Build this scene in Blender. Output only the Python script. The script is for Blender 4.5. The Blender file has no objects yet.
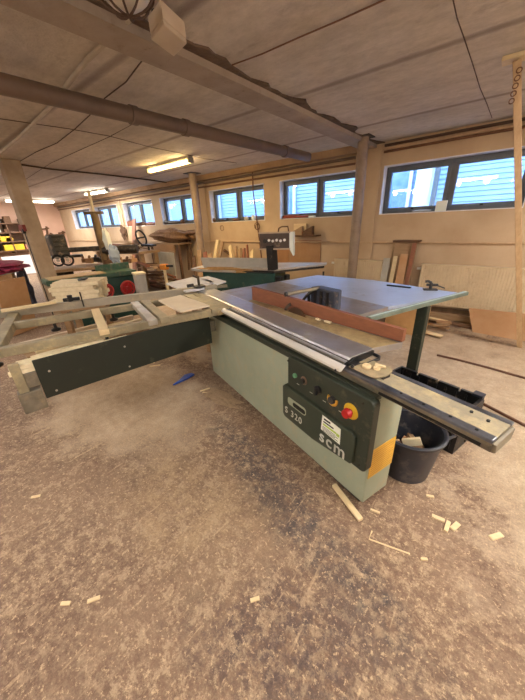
import bpy, bmesh, math, random
from mathutils import Vector, Matrix
random.seed(7)
PI = math.pi
scn = bpy.context.scene
COL = scn.collection
scn.view_settings.view_transform = 'Standard'
scn.view_settings.look = 'None'
scn.view_settings.gamma = 1
scn.view_settings.use_curve_mapping = False
scn.view_settings.exposure = 0.12

# ------------------------------------------------------------------ camera
FPX, TH, RO, YAW, CH = 287.0, 0.4172, -0.04168, 0.686, 1.5
def _axes():
    fw = Vector((0, math.cos(TH), -math.sin(TH))); up = Vector((0, math.sin(TH), math.cos(TH))); rt = Vector((1, 0, 0))
    c, s = math.cos(RO), math.sin(RO)
    r = c*rt + s*up; u = -s*rt + c*up
    m = Matrix.Rotation(YAW, 3, 'Z')
    return m @ r, m @ u, m @ fw
AR, AU, AF = _axes()
CAM = Vector((0, 0, CH))
cd = bpy.data.cameras.new('camera'); co = bpy.data.objects.new('camera', cd); COL.objects.link(co)
cd.sensor_fit = 'VERTICAL'; cd.sensor_height = 36; cd.lens = 36*FPX/700; cd.clip_start = .02; cd.clip_end = 200
mm = Matrix((AR, AU, -AF)).transposed().to_4x4(); mm.translation = CAM
co.matrix_world = mm
scn.camera = co
def ray(x, y): return AF*FPX + AR*(x-262.5) + AU*(350-y)
def at(x, y, z):            # measured point of the photo on the height z
    d = ray(x, y); return CAM + d*((z-CH)/d.z)
def aty(x, y, Y):           # ... on the plane y = Y
    d = ray(x, y); return CAM + d*(Y/d.y)
def atx(x, y, X):
    d = ray(x, y); return CAM + d*(X/d.x)
# machine frame
MO = Vector((-.302, 1.203, 0)); MANG = -.3289
MT = Matrix.Translation(MO) @ Matrix.Rotation(MANG, 4, 'Z'); MI = MT.inverted()
def mw(a, b, z): return MT @ Vector((a, b, z))
def mat_(x, y, z): return MI @ at(x, y, z)

# ------------------------------------------------------------------ materials
def srgb(c):
    return tuple(((v/255)/12.92 if v/255 <= .04045 else ((v/255+.055)/1.055)**2.4) for v in c) + (1,)
MATS = {}
def mat(name, col, rough=.6, metal=0, col2=None, scale=6, amt=.5, bump=0, stretch=(1,1,1), dust=0, dustcol=(176,150,118), bscale=None, coat=0, detail=6):
    if name in MATS: return MATS[name]
    m = bpy.data.materials.new(name); m.use_nodes = True; nt = m.node_tree; N = nt.nodes; L = nt.links
    b = N['Principled BSDF']; b.inputs['Roughness'].default_value = rough; b.inputs['Metallic'].default_value = metal
    if coat: b.inputs['Coat Weight'].default_value = coat
    c1 = srgb(col); c2 = srgb(col2) if col2 else tuple(v*.72 for v in c1[:3])+(1,)
    tc = N.new('ShaderNodeTexCoord'); mp = N.new('ShaderNodeMapping'); mp.inputs['Scale'].default_value = stretch
    L.new(tc.outputs['Object'], mp.inputs['Vector'])
    nz = N.new('ShaderNodeTexNoise'); nz.inputs['Scale'].default_value = scale; nz.inputs['Detail'].default_value = detail; nz.inputs['Roughness'].default_value = .6
    L.new(mp.outputs[0], nz.inputs['Vector'])
    rp = N.new('ShaderNodeValToRGB'); rp.color_ramp.elements[0].position = .5-amt*.4; rp.color_ramp.elements[1].position = .5+amt*.4
    rp.color_ramp.elements[0].color = c2; rp.color_ramp.elements[1].color = c1
    L.new(nz.outputs['Fac'], rp.inputs[0]); out = rp.outputs[0]
    if dust:
        n2 = N.new('ShaderNodeTexNoise'); n2.inputs['Scale'].default_value = 9; n2.inputs['Detail'].default_value = 8; n2.inputs['Roughness'].default_value = .7
        L.new(tc.outputs['Object'], n2.inputs['Vector'])
        r2 = N.new('ShaderNodeValToRGB'); r2.color_ramp.elements[0].position = .62-dust*.45; r2.color_ramp.elements[1].position = .8-dust*.25
        L.new(n2.outputs['Fac'], r2.inputs[0])
        mx = N.new('ShaderNodeMixRGB'); L.new(r2.outputs[0], mx.inputs[0]); L.new(out, mx.inputs[1]); mx.inputs[2].default_value = srgb(dustcol); out = mx.outputs[0]
        if rough < .5:
            mr = N.new('ShaderNodeMapRange'); L.new(r2.outputs[0], mr.inputs[0]); mr.inputs[3].default_value = rough; mr.inputs[4].default_value = .75
            L.new(mr.outputs[0], b.inputs['Roughness'])
            if metal:
                m3 = N.new('ShaderNodeMapRange'); L.new(r2.outputs[0], m3.inputs[0]); m3.inputs[3].default_value = metal; m3.inputs[4].default_value = .1
                L.new(m3.outputs[0], b.inputs['Metallic'])
    L.new(out, b.inputs['Base Color'])
    if bump:
        n3 = N.new('ShaderNodeTexNoise'); n3.inputs['Scale'].default_value = bscale or scale*3; n3.inputs['Detail'].default_value = 8
        L.new(mp.outputs[0], n3.inputs['Vector'])
        bp = N.new('ShaderNodeBump'); bp.inputs['Strength'].default_value = bump; bp.inputs['Distance'].default_value = .02
        L.new(n3.outputs['Fac'], bp.inputs['Height']); L.new(bp.outputs[0], b.inputs['Normal'])
    MATS[name] = m; return m
def emis(name, col, st):
    if name in MATS: return MATS[name]
    m = bpy.data.materials.new(name); m.use_nodes = True; nt = m.node_tree
    b = nt.nodes['Principled BSDF']; b.inputs['Base Color'].default_value = srgb((230,225,210))
    b.inputs['Emission Color'].default_value = srgb(col); b.inputs['Emission Strength'].default_value = st
    MATS[name] = m; return m
def glassmat():
    m = bpy.data.materials.new('window_glass'); m.use_nodes = True; nt = m.node_tree; N = nt.nodes; L = nt.links
    N.remove(N['Principled BSDF']); o = N['Material Output']
    t = N.new('ShaderNodeBsdfTransparent'); t.inputs[0].default_value = (.86,.93,1,1)
    g = N.new('ShaderNodeBsdfGlossy'); g.inputs['Roughness'].default_value = .03
    mx = N.new('ShaderNodeMixShader'); mx.inputs[0].default_value = .07
    L.new(t.outputs[0], mx.inputs[1]); L.new(g.outputs[0], mx.inputs[2]); L.new(mx.outputs[0], o.inputs[0]); return m
def clearplastic():
    m = bpy.data.materials.new('clear_blue_film'); m.use_nodes = True
    b = m.node_tree.nodes['Principled BSDF']; b.inputs['Base Color'].default_value = srgb((190,205,225)); b.inputs['Roughness'].default_value = .2
    b.inputs['Transmission Weight'].default_value = .4; return m

# big surfaces ---------------------------------------------------------------
def floor_mat():
    m = bpy.data.materials.new('dusty_concrete_floor'); m.use_nodes = True; nt = m.node_tree; N = nt.nodes; L = nt.links
    b = N['Principled BSDF']; b.inputs['Roughness'].default_value = .8
    tc = N.new('ShaderNodeNewGeometry')
    def noise(sc, det=8, ro=.65, st=None, dist=0):
        n = N.new('ShaderNodeTexNoise'); n.inputs['Scale'].default_value = sc; n.inputs['Detail'].default_value = det; n.inputs['Roughness'].default_value = ro; n.inputs['Distortion'].default_value = dist
        mp = N.new('ShaderNodeMapping'); mp.inputs['Scale'].default_value = st or (1,1,1); mp.inputs['Rotation'].default_value = (0,0,.75 if st else 0)
        L.new(tc.outputs['Position'], mp.inputs[0]); L.new(mp.outputs[0], n.inputs['Vector']); return n.outputs['Fac']
    def ramp(f, a, bb, c0=(0,0,0,1), c1=(1,1,1,1)):
        r = N.new('ShaderNodeValToRGB'); r.color_ramp.elements[0].position = a; r.color_ramp.elements[1].position = bb
        r.color_ramp.elements[0].color = c0; r.color_ramp.elements[1].color = c1; L.new(f, r.inputs[0]); return r.outputs[0]
    def mix(f, a, bb, mode='MIX'):
        x = N.new('ShaderNodeMixRGB'); x.blend_type = mode
        if isinstance(f, (int,float)): x.inputs[0].default_value = f
        else: L.new(f, x.inputs[0])
        for k, v in ((1,a),(2,bb)):
            if isinstance(v, tuple): x.inputs[k].default_value = v
            else: L.new(v, x.inputs[k])
        return x.outputs[0]
    base = ramp(noise(1.3, 5), .35, .68, srgb((100,77,62)), srgb((134,109,89)))
    base = mix(ramp(noise(26, 8, .8), .45, .62), base, srgb((140,118,98)))
    # position masks: sandy sawdust near the saw, darker worn strip by the cabinet
    def blob(cx, cy, rx, ry, rot=0, soft=.45):
        mp = N.new('ShaderNodeMapping'); mp.vector_type = 'TEXTURE'; mp.inputs['Location'].default_value = (cx,cy,0); mp.inputs['Rotation'].default_value = (0,0,rot); mp.inputs['Scale'].default_value = (rx,ry,50)
        L.new(tc.outputs['Position'], mp.inputs[0])
        l = N.new('ShaderNodeVectorMath'); l.operation = 'LENGTH'; L.new(mp.outputs[0], l.inputs[0])
        a = N.new('ShaderNodeMath'); a.operation = 'ADD'; L.new(l.outputs['Value'], a.inputs[0])
        s = N.new('ShaderNodeMath'); s.operation = 'MULTIPLY_ADD'; L.new(noise(3.5, 8, .7), s.inputs[0]); s.inputs[1].default_value = 1.6; s.inputs[2].default_value = -.8
        L.new(s.outputs[0], a.inputs[1]); return ramp(a.outputs[0], 1-soft, 1+soft, (1,1,1,1), (0,0,0,1))
    sand = mix(1.0, blob(1.15, 2.3, 1.25, 1.7, 0, .25), blob(-2.3, 3.4, 4.5, 1.7, 0, .3), 'LIGHTEN')
    sand = mix(1.0, sand, blob(-2.6, 1.0, 1.2, .75, 0, .35), 'LIGHTEN')
    sandm = mix(1.0, sand, ramp(noise(2.2, 8, .7), .3, .55, (.45,.45,.45,1)), 'MULTIPLY')
    base = mix(sandm, base, mix(ramp(noise(14, 6), .35, .65), srgb((164,144,122)), srgb((186,167,143))))
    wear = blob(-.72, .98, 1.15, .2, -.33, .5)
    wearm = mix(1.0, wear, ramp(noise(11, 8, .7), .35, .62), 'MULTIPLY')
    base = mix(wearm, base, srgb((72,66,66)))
    w2 = blob(-.35, .45, .45, .3, .5, .6)
    base = mix(mix(1.0, w2, ramp(noise(18, 8, .75), .4, .6), 'MULTIPLY'), base, srgb((82,68,66)))
    mid = mix(1.0, blob(-1.15, .62, .65, .42, 0, .6), ramp(noise(9, 10, .8), .42, .56), 'MULTIPLY')
    base = mix(mix(1.0, mid, (.75,.75,.75,1), 'MULTIPLY'), base, srgb((168,144,114)))
    # speckled pale dust with hard edges, flecks and scrape streaks
    sp = mix(1.0, ramp(noise(13, 12, .85), .50, .56), ramp(noise(1.6, 4), .38, .56), 'MULTIPLY')
    base = mix(mix(1.0, sp, (.7,.7,.7,1), 'MULTIPLY'), base, srgb((172,150,124)))
    base = mix(mix(1.0, ramp(noise(48, 6, .8), .56, .6), (.75,.75,.75,1), 'MULTIPLY'), base, srgb((196,170,138)))
    base = mix(mix(1.0, ramp(noise(5, 9, .6, (7,.7,1), .3), .62, .68), (.45,.45,.45,1), 'MULTIPLY'), base, srgb((196,170,138)))
    base = mix(mix(1.0, ramp(noise(33, 8, .8), .3, .4, (1,1,1,1), (0,0,0,1)), (.55,.55,.55,1), 'MULTIPLY'), base, srgb((74,58,48)))
    grain = ramp(noise(90, 4, .8), .3, .7, (.62,.62,.62,1), (1.3,1.3,1.3,1))
    base = mix(.75, base, grain, 'MULTIPLY')
    L.new(base, b.inputs['Base Color'])
    bp = N.new('ShaderNodeBump'); bp.inputs['Strength'].default_value = .8; bp.inputs['Distance'].default_value = .006
    L.new(noise(34, 10, .75), bp.inputs['Height']); L.new(bp.outputs[0], b.inputs['Normal'])
    return m
def ceiling_mat():
    m = bpy.data.materials.new('stained_plaster_ceiling'); m.use_nodes = True; nt = m.node_tree; N = nt.nodes; L = nt.links
    b = N['Principled BSDF']; b.inputs['Roughness'].default_value = .85
    tc = N.new('ShaderNodeNewGeometry')
    def noise(sc, st=(1,1,1), det=7, ro=.6):
        mp = N.new('ShaderNodeMapping'); mp.inputs['Scale'].default_value = st
        n = N.new('ShaderNodeTexNoise'); n.inputs['Scale'].default_value = sc; n.inputs['Detail'].default_value = det; n.inputs['Roughness'].default_value = ro
        L.new(tc.outputs['Position'], mp.inputs[0]); L.new(mp.outputs[0], n.inputs['Vector']); return n.outputs['Fac']
    def ramp(f, a, bb, c0=(0,0,0,1), c1=(1,1,1,1)):
        r = N.new('ShaderNodeValToRGB'); r.color_ramp.elements[0].position = a; r.color_ramp.elements[1].position = bb
        r.color_ramp.elements[0].color = c0; r.color_ramp.elements[1].color = c1; L.new(f, r.inputs[0]); return r.outputs[0]
    def mix(f, a, bb, mode='MIX'):
        x = N.new('ShaderNodeMixRGB'); x.blend_type = mode
        if isinstance(f, (int,float)): x.inputs[0].default_value = f
        else: L.new(f, x.inputs[0])
        for k, v in ((1,a),(2,bb)):
            if isinstance(v, tuple): x.inputs[k].default_value = v
            else: L.new(v, x.inputs[k])
        return x.outputs[0]
    base = ramp(noise(1.1), .35, .65, srgb((182,172,160)), srgb((210,200,188)))
    base = mix(ramp(noise(1.6, (.3,1.6,1)), .4, .7), base, srgb((216,206,194)))
    base = mix(mix(1.0, ramp(noise(3, (.5,1,1), 9, .75), .6, .72), (.5,.5,.5,1), 'MULTIPLY'), base, srgb((140,120,104)))
    base = mix(.8, base, ramp(noise(14, (.6,1,1), 9, .75), .3, .7, (.72,.70,.68,1), (1.12,1.12,1.12,1)), 'MULTIPLY')
    # formwork board seams running along the room
    w = N.new('ShaderNodeTexWave'); w.wave_type = 'BANDS'; w.bands_direction = 'Y'; w.inputs['Scale'].default_value = .22; w.inputs['Distortion'].default_value = .25; w.inputs['Detail'].default_value = 2
    L.new(tc.outputs['Position'], w.inputs['Vector'])
    seam = ramp(w.outputs['Fac'], .0, .012, (1,1,1,1), (0,0,0,1))
    base = mix(mix(1.0, seam, (.6,.6,.6,1), 'MULTIPLY'), base, srgb((108,88,74)))
    L.new(base, b.inputs['Base Color'])
    bp = N.new('ShaderNodeBump'); bp.inputs['Strength'].default_value = .9; bp.inputs['Distance'].default_value = .03
    L.new(noise(7, (1,1,1), 10, .72), bp.inputs['Height']); L.new(bp.outputs[0], b.inputs['Normal'])
    return m

wall_m = mat('peach_plaster', (208,186,156), .85, col2=(168,141,112), scale=1.3, amt=.95, bump=.5, bscale=9, detail=10)
wallfar_m = mat('pinkish_plaster', (222,188,168), .85, col2=(200,164,142), scale=1.2, amt=.6, bump=.2, bscale=14)
white_m = mat('white_reveal', (232,232,236), .7, col2=(206,206,212), scale=5)
frame_m = mat('grey_window_frame', (96,100,104), .45, col2=(80,84,88))
conc_m = mat('column_concrete', (176,158,136), .85, col2=(146,126,104), scale=4, bump=.4)
beam_m = mat('beam_concrete', (172,158,144), .85, col2=(146,132,118), scale=3, bump=.5, dust=.1, dustcol=(110,90,74))
rag_m = mat('broken_plaster', (112,92,76), .95, col2=(80,64,52), scale=8, bump=1, bscale=22)
drain_m = mat('grey_drain_pipe', (116,96,82), .5, col2=(92,76,66), scale=3)
conduit_m = mat('pale_conduit', (190,176,156), .6)
cable_m = mat('dark_cable', (84,62,48), .7)
rust_m = mat('rusty_cable', (124,88,64), .8)
post_m = mat('painted_post', (150,132,114), .5, col2=(120,100,84), scale=5)
heat_m = mat('painted_pipe', (206,176,140), .5)
rad_m = mat('radiator_paint', (214,196,164), .5, col2=(196,176,144), scale=3, dust=.15)
sage_m = mat('sage_green_paint', (160,168,150), .5, col2=(140,150,130), scale=4, amt=.8, dust=.22, dustcol=(168,160,132))
sagedirty_m = mat('sage_green_worn', (150,150,124), .55, col2=(124,120,96), scale=8, amt=.8, dust=.4, dustcol=(170,150,112))
dgreen_m = mat('dark_green_paint', (48,56,46), .45, col2=(36,43,36), scale=5, dust=.12, dustcol=(110,104,84))
panel_m = mat('dark_green_sheet', (32,38,30), .5, col2=(24,29,23), scale=3, dust=.05, dustcol=(80,78,60))
alu_m = mat('dusty_aluminium', (190,186,178), .36, .55, col2=(150,146,138), scale=7, dust=.28, dustcol=(172,160,136), stretch=(1,1,1))
alub_m = mat('bright_aluminium', (238,236,230), .36, .35, col2=(220,218,212), scale=5)
fence_m = mat('grey_anodised', (168,160,144), .55, .2, col2=(146,138,122), scale=5, dust=.2, dustcol=(184,170,140))
olive_m = mat('dusty_frame_profile', (152,142,118), .5, .2, col2=(126,116,92), scale=6, dust=.3, dustcol=(180,164,124))
grime_m = mat('grimy_aluminium', (140,134,120), .5, .5, col2=(104,98,86), scale=8, dust=.3, dustcol=(160,146,116))
iron_m = mat('ground_iron', (176,176,180), .34, .75, col2=(142,140,140), scale=4, amt=.8, dust=.22, dustcol=(170,150,124))
irond_m = mat('sawdusted_iron', (150,134,100), .5, .25, col2=(120,104,76), scale=9, dust=.6, dustcol=(178,158,116))
ext_m = mat('steel_top_window_tint', (206,218,240), .4, .6, col2=(172,184,208), scale=2.2, amt=.7, dust=.06, dustcol=(150,140,130))  # bluish base colour stands in for the window reflection on the table
dustboard_m = mat('dust_caked_strip', (170,158,130), .7, col2=(126,120,104), scale=14, amt=.7, dust=.35, dustcol=(192,172,130), bump=.5)
black_m = mat('black_plastic', (26,26,28), .4, col2=(18,18,20), dust=.05)
blackd_m = mat('dusty_black_plastic', (38,38,42), .5, col2=(26,26,29), scale=7, dust=.2, dustcol=(96,90,84))
tub_m = mat('tub_plastic', (46,50,62), .38, col2=(34,37,46), scale=5, dust=.22, dustcol=(110,104,98))
red_m = mat('red_paint', (186,32,34), .4, col2=(160,24,28))
redw_m = mat('red_handwheel_paint', (176,44,42), .5, col2=(140,34,34))
yel_m = mat('yellow_paint', (228,188,50), .5)
ylab_m = mat('yellow_label', (222,178,72), .6, col2=(200,156,60))
white_l = mat('white_sticker', (232,236,226), .5, col2=(220,226,214))
lime_m = mat('lime_print', (176,204,90), .5)
ink_m = mat('black_ink', (24,26,24), .6)
brink_m = mat('brown_ink', (176,128,60), .6)
letter_m = mat('grey_lettering', (196,198,190), .5)
pine_m = mat('pale_pine', (226,206,166), .65, col2=(206,184,142), scale=5, stretch=(1,8,8), amt=.8)
cream_m = mat('cream_planed_wood', (232,220,190), .6, col2=(212,196,160), scale=4, stretch=(1,6,6))
oak_m = mat('weathered_wood', (172,142,108), .7, col2=(136,108,78), scale=5, stretch=(1,8,8), amt=.8)
brown_m = mat('red_brown_board', (146,92,64), .55, col2=(116,70,50), scale=4, stretch=(2,10,10), amt=.9)
dwood_m = mat('dark_old_wood', (112,82,58), .8, col2=(82,58,42), scale=6, stretch=(1,6,6))
cardb_m = mat('brown_cardboard', (176,142,108), .8, col2=(156,114,76), scale=2)
mdf_m = mat('tan_fibreboard', (196,160,126), .8, col2=(174,130,88), scale=3)
teal_m = mat('teal_machine_paint', (34,76,68), .4, col2=(26,58,52), scale=3, dust=.1, dustcol=(110,110,90))
tealb_m = mat('green_machine_paint', (58,92,72), .5, col2=(44,72,58), scale=4, dust=.25, dustcol=(130,118,92))
cyan_m = mat('pale_grey_table', (196,194,190), .35, .4, col2=(170,166,160), scale=4, dust=.2, dustcol=(190,168,130))
steeld_m = mat('dark_steel', (70,66,62), .5, .5, col2=(48,44,42), scale=6, dust=.25, dustcol=(120,104,84))
orange_m = mat('orange_plastic', (220,140,40), .5)
pink_m = mat('pink_box', (224,150,130), .6)
mag_m = mat('magenta_cloth', (150,44,76), .8, col2=(110,30,56), scale=8)
blue_m = mat('blue_film', (36,86,190), .35, col2=(24,60,150))
bluec_m = mat('blue_clothing', (92,92,104), .8, col2=(60,62,80), scale=9)
greyp_m = mat('grey_panel', (186,184,176), .6, col2=(164,160,150))
ragred_m = mat('reddish_rag', (160,80,60), .9, col2=(120,56,44), scale=20)
glass_m = glassmat(); film_m = clearplastic()

# ------------------------------------------------------------------ object helpers
WM = {}
def tagset(o, label=None, cat=None, group=None, kind=None):
    if label: o['label'] = label
    if cat: o['category'] = cat
    if group: o['group'] = group
    if kind: o['kind'] = kind
    return o
def thing(name, loc, rz=0, label=None, cat=None, group=None):
    o = bpy.data.objects.new(name, None); COL.objects.link(o); o.empty_display_size = .1
    o.location = loc; o.rotation_euler = (0, 0, rz)
    WM[o.name] = Matrix.Translation(Vector(loc)) @ Matrix.Rotation(rz, 4, 'Z')
    return tagset(o, label, cat, group)
def wm(o): return WM[o.name]

class MB:
    def __init__(s, T=None): s.bm = bmesh.new(); s.T = T or Matrix.Identity(4)
    def _v(s, p): return s.bm.verts.new(s.T @ Vector(p))
    def poly(s, pts):
        try: s.bm.faces.new([s._v(p) for p in pts])
        except Exception: pass
    def hull8(s, q):           # q: 4 bottom + 4 top points
        v = [s._v(p) for p in q]
        for f in ((3,2,1,0),(4,5,6,7),(0,1,5,4),(1,2,6,5),(2,3,7,6),(3,0,4,7)): s.bm.faces.new([v[i] for i in f])
        return s
    def box(s, x0, x1, y0, y1, z0, z1):
        return s.hull8([(x0,y0,z0),(x1,y0,z0),(x1,y1,z0),(x0,y1,z0),(x0,y0,z1),(x1,y0,z1),(x1,y1,z1),(x0,y1,z1)])
    def bar(s, p0, p1, w, h, up=(0,0,1)):      # rectangular bar p0->p1 (centre line)
        p0 = Vector(p0); p1 = Vector(p1); d = (p1-p0).normalized(); up = Vector(up)
        if abs(d.dot(up)) > .98: up = Vector((1,0,0))
        sd = d.cross(up).normalized(); u = sd.cross(d).normalized()
        q = []
        for a in (-1, 1):
            for (p, b) in ((p0,-1),(p1,-1),(p1,1),(p0,1)): q.append(p + sd*(b*w/2) + u*(a*h/2))
        return s.hull8([q[0],q[1],q[2],q[3],q[4],q[5],q[6],q[7]])
    def prism(s, pts, z0, z1):
        b = [s._v((x,y,z0)) for x,y in pts]; t = [s._v((x,y,z1)) for x,y in pts]; n = len(pts)
        s.bm.faces.new(b[::-1]); s.bm.faces.new(t)
        for i in range(n): s.bm.faces.new((b[i],b[(i+1)%n],t[(i+1)%n],t[i]))
        return s
    def extr(s, A, B):          # loft between two same-length loops with caps
        a = [s._v(p) for p in A]; b = [s._v(p) for p in B]; n = len(A)
        s.bm.faces.new(a[::-1]); s.bm.faces.new(b)
        for i in range(n): s.bm.faces.new((a[i],a[(i+1)%n],b[(i+1)%n],b[i]))
        return s
    def cyl(s, p0, p1, r, r2=None, n=20, cap=True):
        return s.tube([p0,p1], [r, r if r2 is None else r2], n, cap)
    def tube(s, pts, r, n=10, cap=True):
        pts = [Vector(p) for p in pts]; rings = []
        rr = r if isinstance(r, (list,tuple)) else [r]*len(pts)
        pn = None
        for i, p in enumerate(pts):
            d = (pts[min(i+1,len(pts)-1)]-pts[max(i-1,0)]).normalized()
            if pn is None:
                a = Vector((0,0,1)) if abs(d.z) < .9 else Vector((1,0,0)); pn = d.cross(a).normalized()
            else: pn = (pn - d*pn.dot(d)).normalized()
            bn = d.cross(pn)
            rings.append([s._v(p + (pn*math.cos(2*PI*k/n)+bn*math.sin(2*PI*k/n))*rr[i]) for k in range(n)])
        for a, b in zip(rings, rings[1:]):
            for k in range(n): s.bm.faces.new((a[k],a[(k+1)%n],b[(k+1)%n],b[k]))
        if cap: s.bm.faces.new(rings[0][::-1]); s.bm.faces.new(rings[-1])
        return s
    def lathe(s, prof, c=(0,0,0), n=32, closed=False):   # prof [(r,z)]
        c = Vector(c); R = [[s._v(c+Vector((r*math.cos(2*PI*k/n), r*math.sin(2*PI*k/n), z))) for k in range(n)] for r,z in prof]
        for a, b in zip(R, R[1:]):
            for k in range(n): s.bm.faces.new((a[k],a[(k+1)%n],b[(k+1)%n],b[k]))
        s.bm.faces.new(R[0][::-1]); s.bm.faces.new(R[-1]); return s
    def torus(s, c, R, r, ax, n=28, m=8, a0=0, a1=2*PI):
        c = Vector(c); ax = Vector(ax).normalized(); t = Vector((0,0,1)) if abs(ax.z) < .9 else Vector((1,0,0))
        e1 = ax.cross(t).normalized(); e2 = ax.cross(e1)
        pts = [c + (e1*math.cos(a0+(a1-a0)*i/n)+e2*math.sin(a0+(a1-a0)*i/n))*R for i in range(n+1)]
        return s.tube(pts, r, m, True)
    def blob(s, c, rx, ry, rz, seed=0, rough=.15, sub=3):
        g = bmesh.new(); bmesh.ops.create_icosphere(g, subdivisions=sub, radius=1); rnd = random.Random(seed)
        ph = [rnd.uniform(0,6) for _ in range(6)]; M = {}
        for v in g.verts:
            x, y, z = v.co
            k = 1 + rough*(math.sin(4*x+ph[0])*math.sin(5*y+ph[1]) + .6*math.sin(9*z+ph[2]+3*x) + .4*math.sin(13*y+ph[3]+5*z))
            M[v] = s._v(Vector(c)+Vector((x*rx*k, y*ry*k, z*rz*k)))
        for f in g.faces: s.bm.faces.new([M[v] for v in f.verts])
        g.free(); return s
    def build(s, name, m, parent=None, bevel=0, smooth=False, **tags):
        bm = s.bm; bmesh.ops.recalc_face_normals(bm, faces=bm.faces[:])
        if parent is not None: inv = wm(parent).inverted(); loc = None
        else:
            xs = [v.co.x for v in bm.verts]; ys = [v.co.y for v in bm.verts]; zs = [v.co.z for v in bm.verts]
            loc = Vector(((min(xs)+max(xs))/2, (min(ys)+max(ys))/2, min(zs))); inv = Matrix.Translation(-loc)
        bm.transform(inv)
        me = bpy.data.meshes.new(name); bm.to_mesh(me); bm.free()
        o = bpy.data.objects.new(name, me); COL.objects.link(o); me.materials.append(m)
        if parent is not None: o.parent = parent; WM[o.name] = wm(parent).copy()
        else: o.location = loc; WM[o.name] = Matrix.Translation(loc)
        if smooth:
            for p in me.polygons: p.use_smooth = True
            me.set_sharp_from_angle(angle=math.radians(40))
        if bevel:
            b = o.modifiers.new('bevel', 'BEVEL'); b.width = bevel; b.segments = 2; b.limit_method = 'ANGLE'; b.angle_limit = math.radians(40)
        return tagset(o, **tags)
def struct(o): o['kind'] = 'structure'; return o
def text_mb(txt, size, T, depth=.001, bold=0):
    cu = bpy.data.curves.new('t', 'FONT'); cu.body = txt; cu.size = size; cu.extrude = depth; cu.offset = bold; cu.space_character = 1.18
    o = bpy.data.objects.new('t', cu); COL.objects.link(o); dg = bpy.context.evaluated_depsgraph_get(); dg.update()
    me = bpy.data.meshes.new_from_object(o.evaluated_get(dg))
    b = MB(); b.bm.from_mesh(me); b.bm.transform(T)
    bpy.data.objects.remove(o); bpy.data.curves.remove(cu); bpy.data.meshes.remove(me); return b
def dup(o, loc=None, rz=None, label=None, group=None, parent=None):
    c = o.copy(); COL.objects.link(c)
    if parent is not None: c.parent = parent
    if loc is not None: c.location = loc
    if rz is not None: c.rotation_euler = (0,0,rz)
    if label: c['label'] = label
    if group: c['group'] = group
    for ch in list(KIDS.get(o.name, [])) or [k for k in o.children]: dup(ch, parent=c)
    return c
KIDS = {}

# ================================================================== SETTING
CZ = 2.55; WY = 5.3; XL, XR, YB = -15.2, 2.6, -4.2
struct(MB().box(XL-.3, XR+.3, YB-.3, WY+.32, -.2, 0).build('floor', floor_mat()))
struct(MB().box(XL-.3, XR+.3, YB-.3, WY+.32, CZ, CZ+.25).build('ceiling', ceiling_mat()))
struct(MB().box(XL-.3, XL, YB-.3, WY+.32, 0, CZ).build('wall_left', wallfar_m))
struct(MB().box(XR, XR+.3, YB-.3, WY+.32, 0, CZ).build('wall_right', wall_m))
struct(MB().box(XL, XR, YB-.3, YB, 0, CZ).build('wall_front', wall_m))
# window wall: openings
W0, W1z = 1.545, 2.235       # sill / head
wins = []
for k in range(8):
    c = -.82 - 2.05*k; wins.append((c-.92, c+.9) if k < 1 else (c-.86, c+.8))
wins = [w for w in wins if w[0] > XL+.05]
wb = MB()
wb.box(XL, XR, WY, WY+.32, 0, W0); wb.box(XL, XR, WY, WY+.32, W1z, CZ)
edges = [XL] + sum([[w[0], w[1]] for w in sorted(wins)], []) + [XR]
for i in range(0, len(edges), 2): wb.box(edges[i], edges[i+1], WY, WY+.32, W0, W1z)
struct(wb.build('wall_back', wall_m))
for k, (x0, x1) in enumerate(wins):
    root = thing('window_%d' % (k+1), ((x0+x1)/2, WY+.12, W0)); struct(root)
    r = MB(); t = .012
    r.box(x0, x1, WY-.004, WY+.32, W0, W0+t); r.box(x0, x1, WY-.004, WY+.32, W1z-t, W1z)
    r.box(x0, x0+t, WY-.004, WY+.32, W0+t, W1z-t); r.box(x1-t, x1, WY-.004, WY+.32, W0+t, W1z-t)
    r.build('reveal', white_m, root)
    a0, a1, b0, b1 = x0+t, x1-t, W0+t, W1z-t; m = (a0+a1)/2 + (.02 if k == 0 else 0); ya, yb = WY+.13, WY+.19; fw = .05
    f = MB(); f.box(a0, a1, ya, yb, b0, b0+fw); f.box(a0, a1, ya, yb, b1-fw, b1)
    f.box(a0, a0+fw, ya, yb, b0+fw, b1-fw); f.box(a1-fw, a1, ya, yb, b0+fw, b1-fw); f.box(m-.035, m+.035, ya, yb, b0+fw, b1-fw)
    f.build('frame', frame_m, root, bevel=.004)
    for (s0, s1) in ((a0+fw, m-.035), (m+.035, a1-fw)):
        s = MB(); w = .045; y0, y1 = ya-.018, yb-.01; z0, z1 = b0+fw-.012, b1-fw+.012; s0 -= .012; s1 += .012
        s.box(s0, s1, y0, y1, z0, z0+w); s.box(s0, s1, y0, y1, z1-w, z1); s.box(s0, s0+w, y0, y1, z0+w, z1-w); s.box(s1-w, s1, y0, y1, z0+w, z1-w)
        so = s.build('sash', frame_m, root, bevel=.004)
        MB().box(s0+w-.004, s1-w+.004, ya+.02, ya+.026, z0+w-.004, z1-w+.004).build('pane', glass_m, so)
        MB().box((s0+s1)/2-.02, (s0+s1)/2+.02, y0-.03, y0, z0+.01, z0+.032).build('handle', black_m, so)
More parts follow.
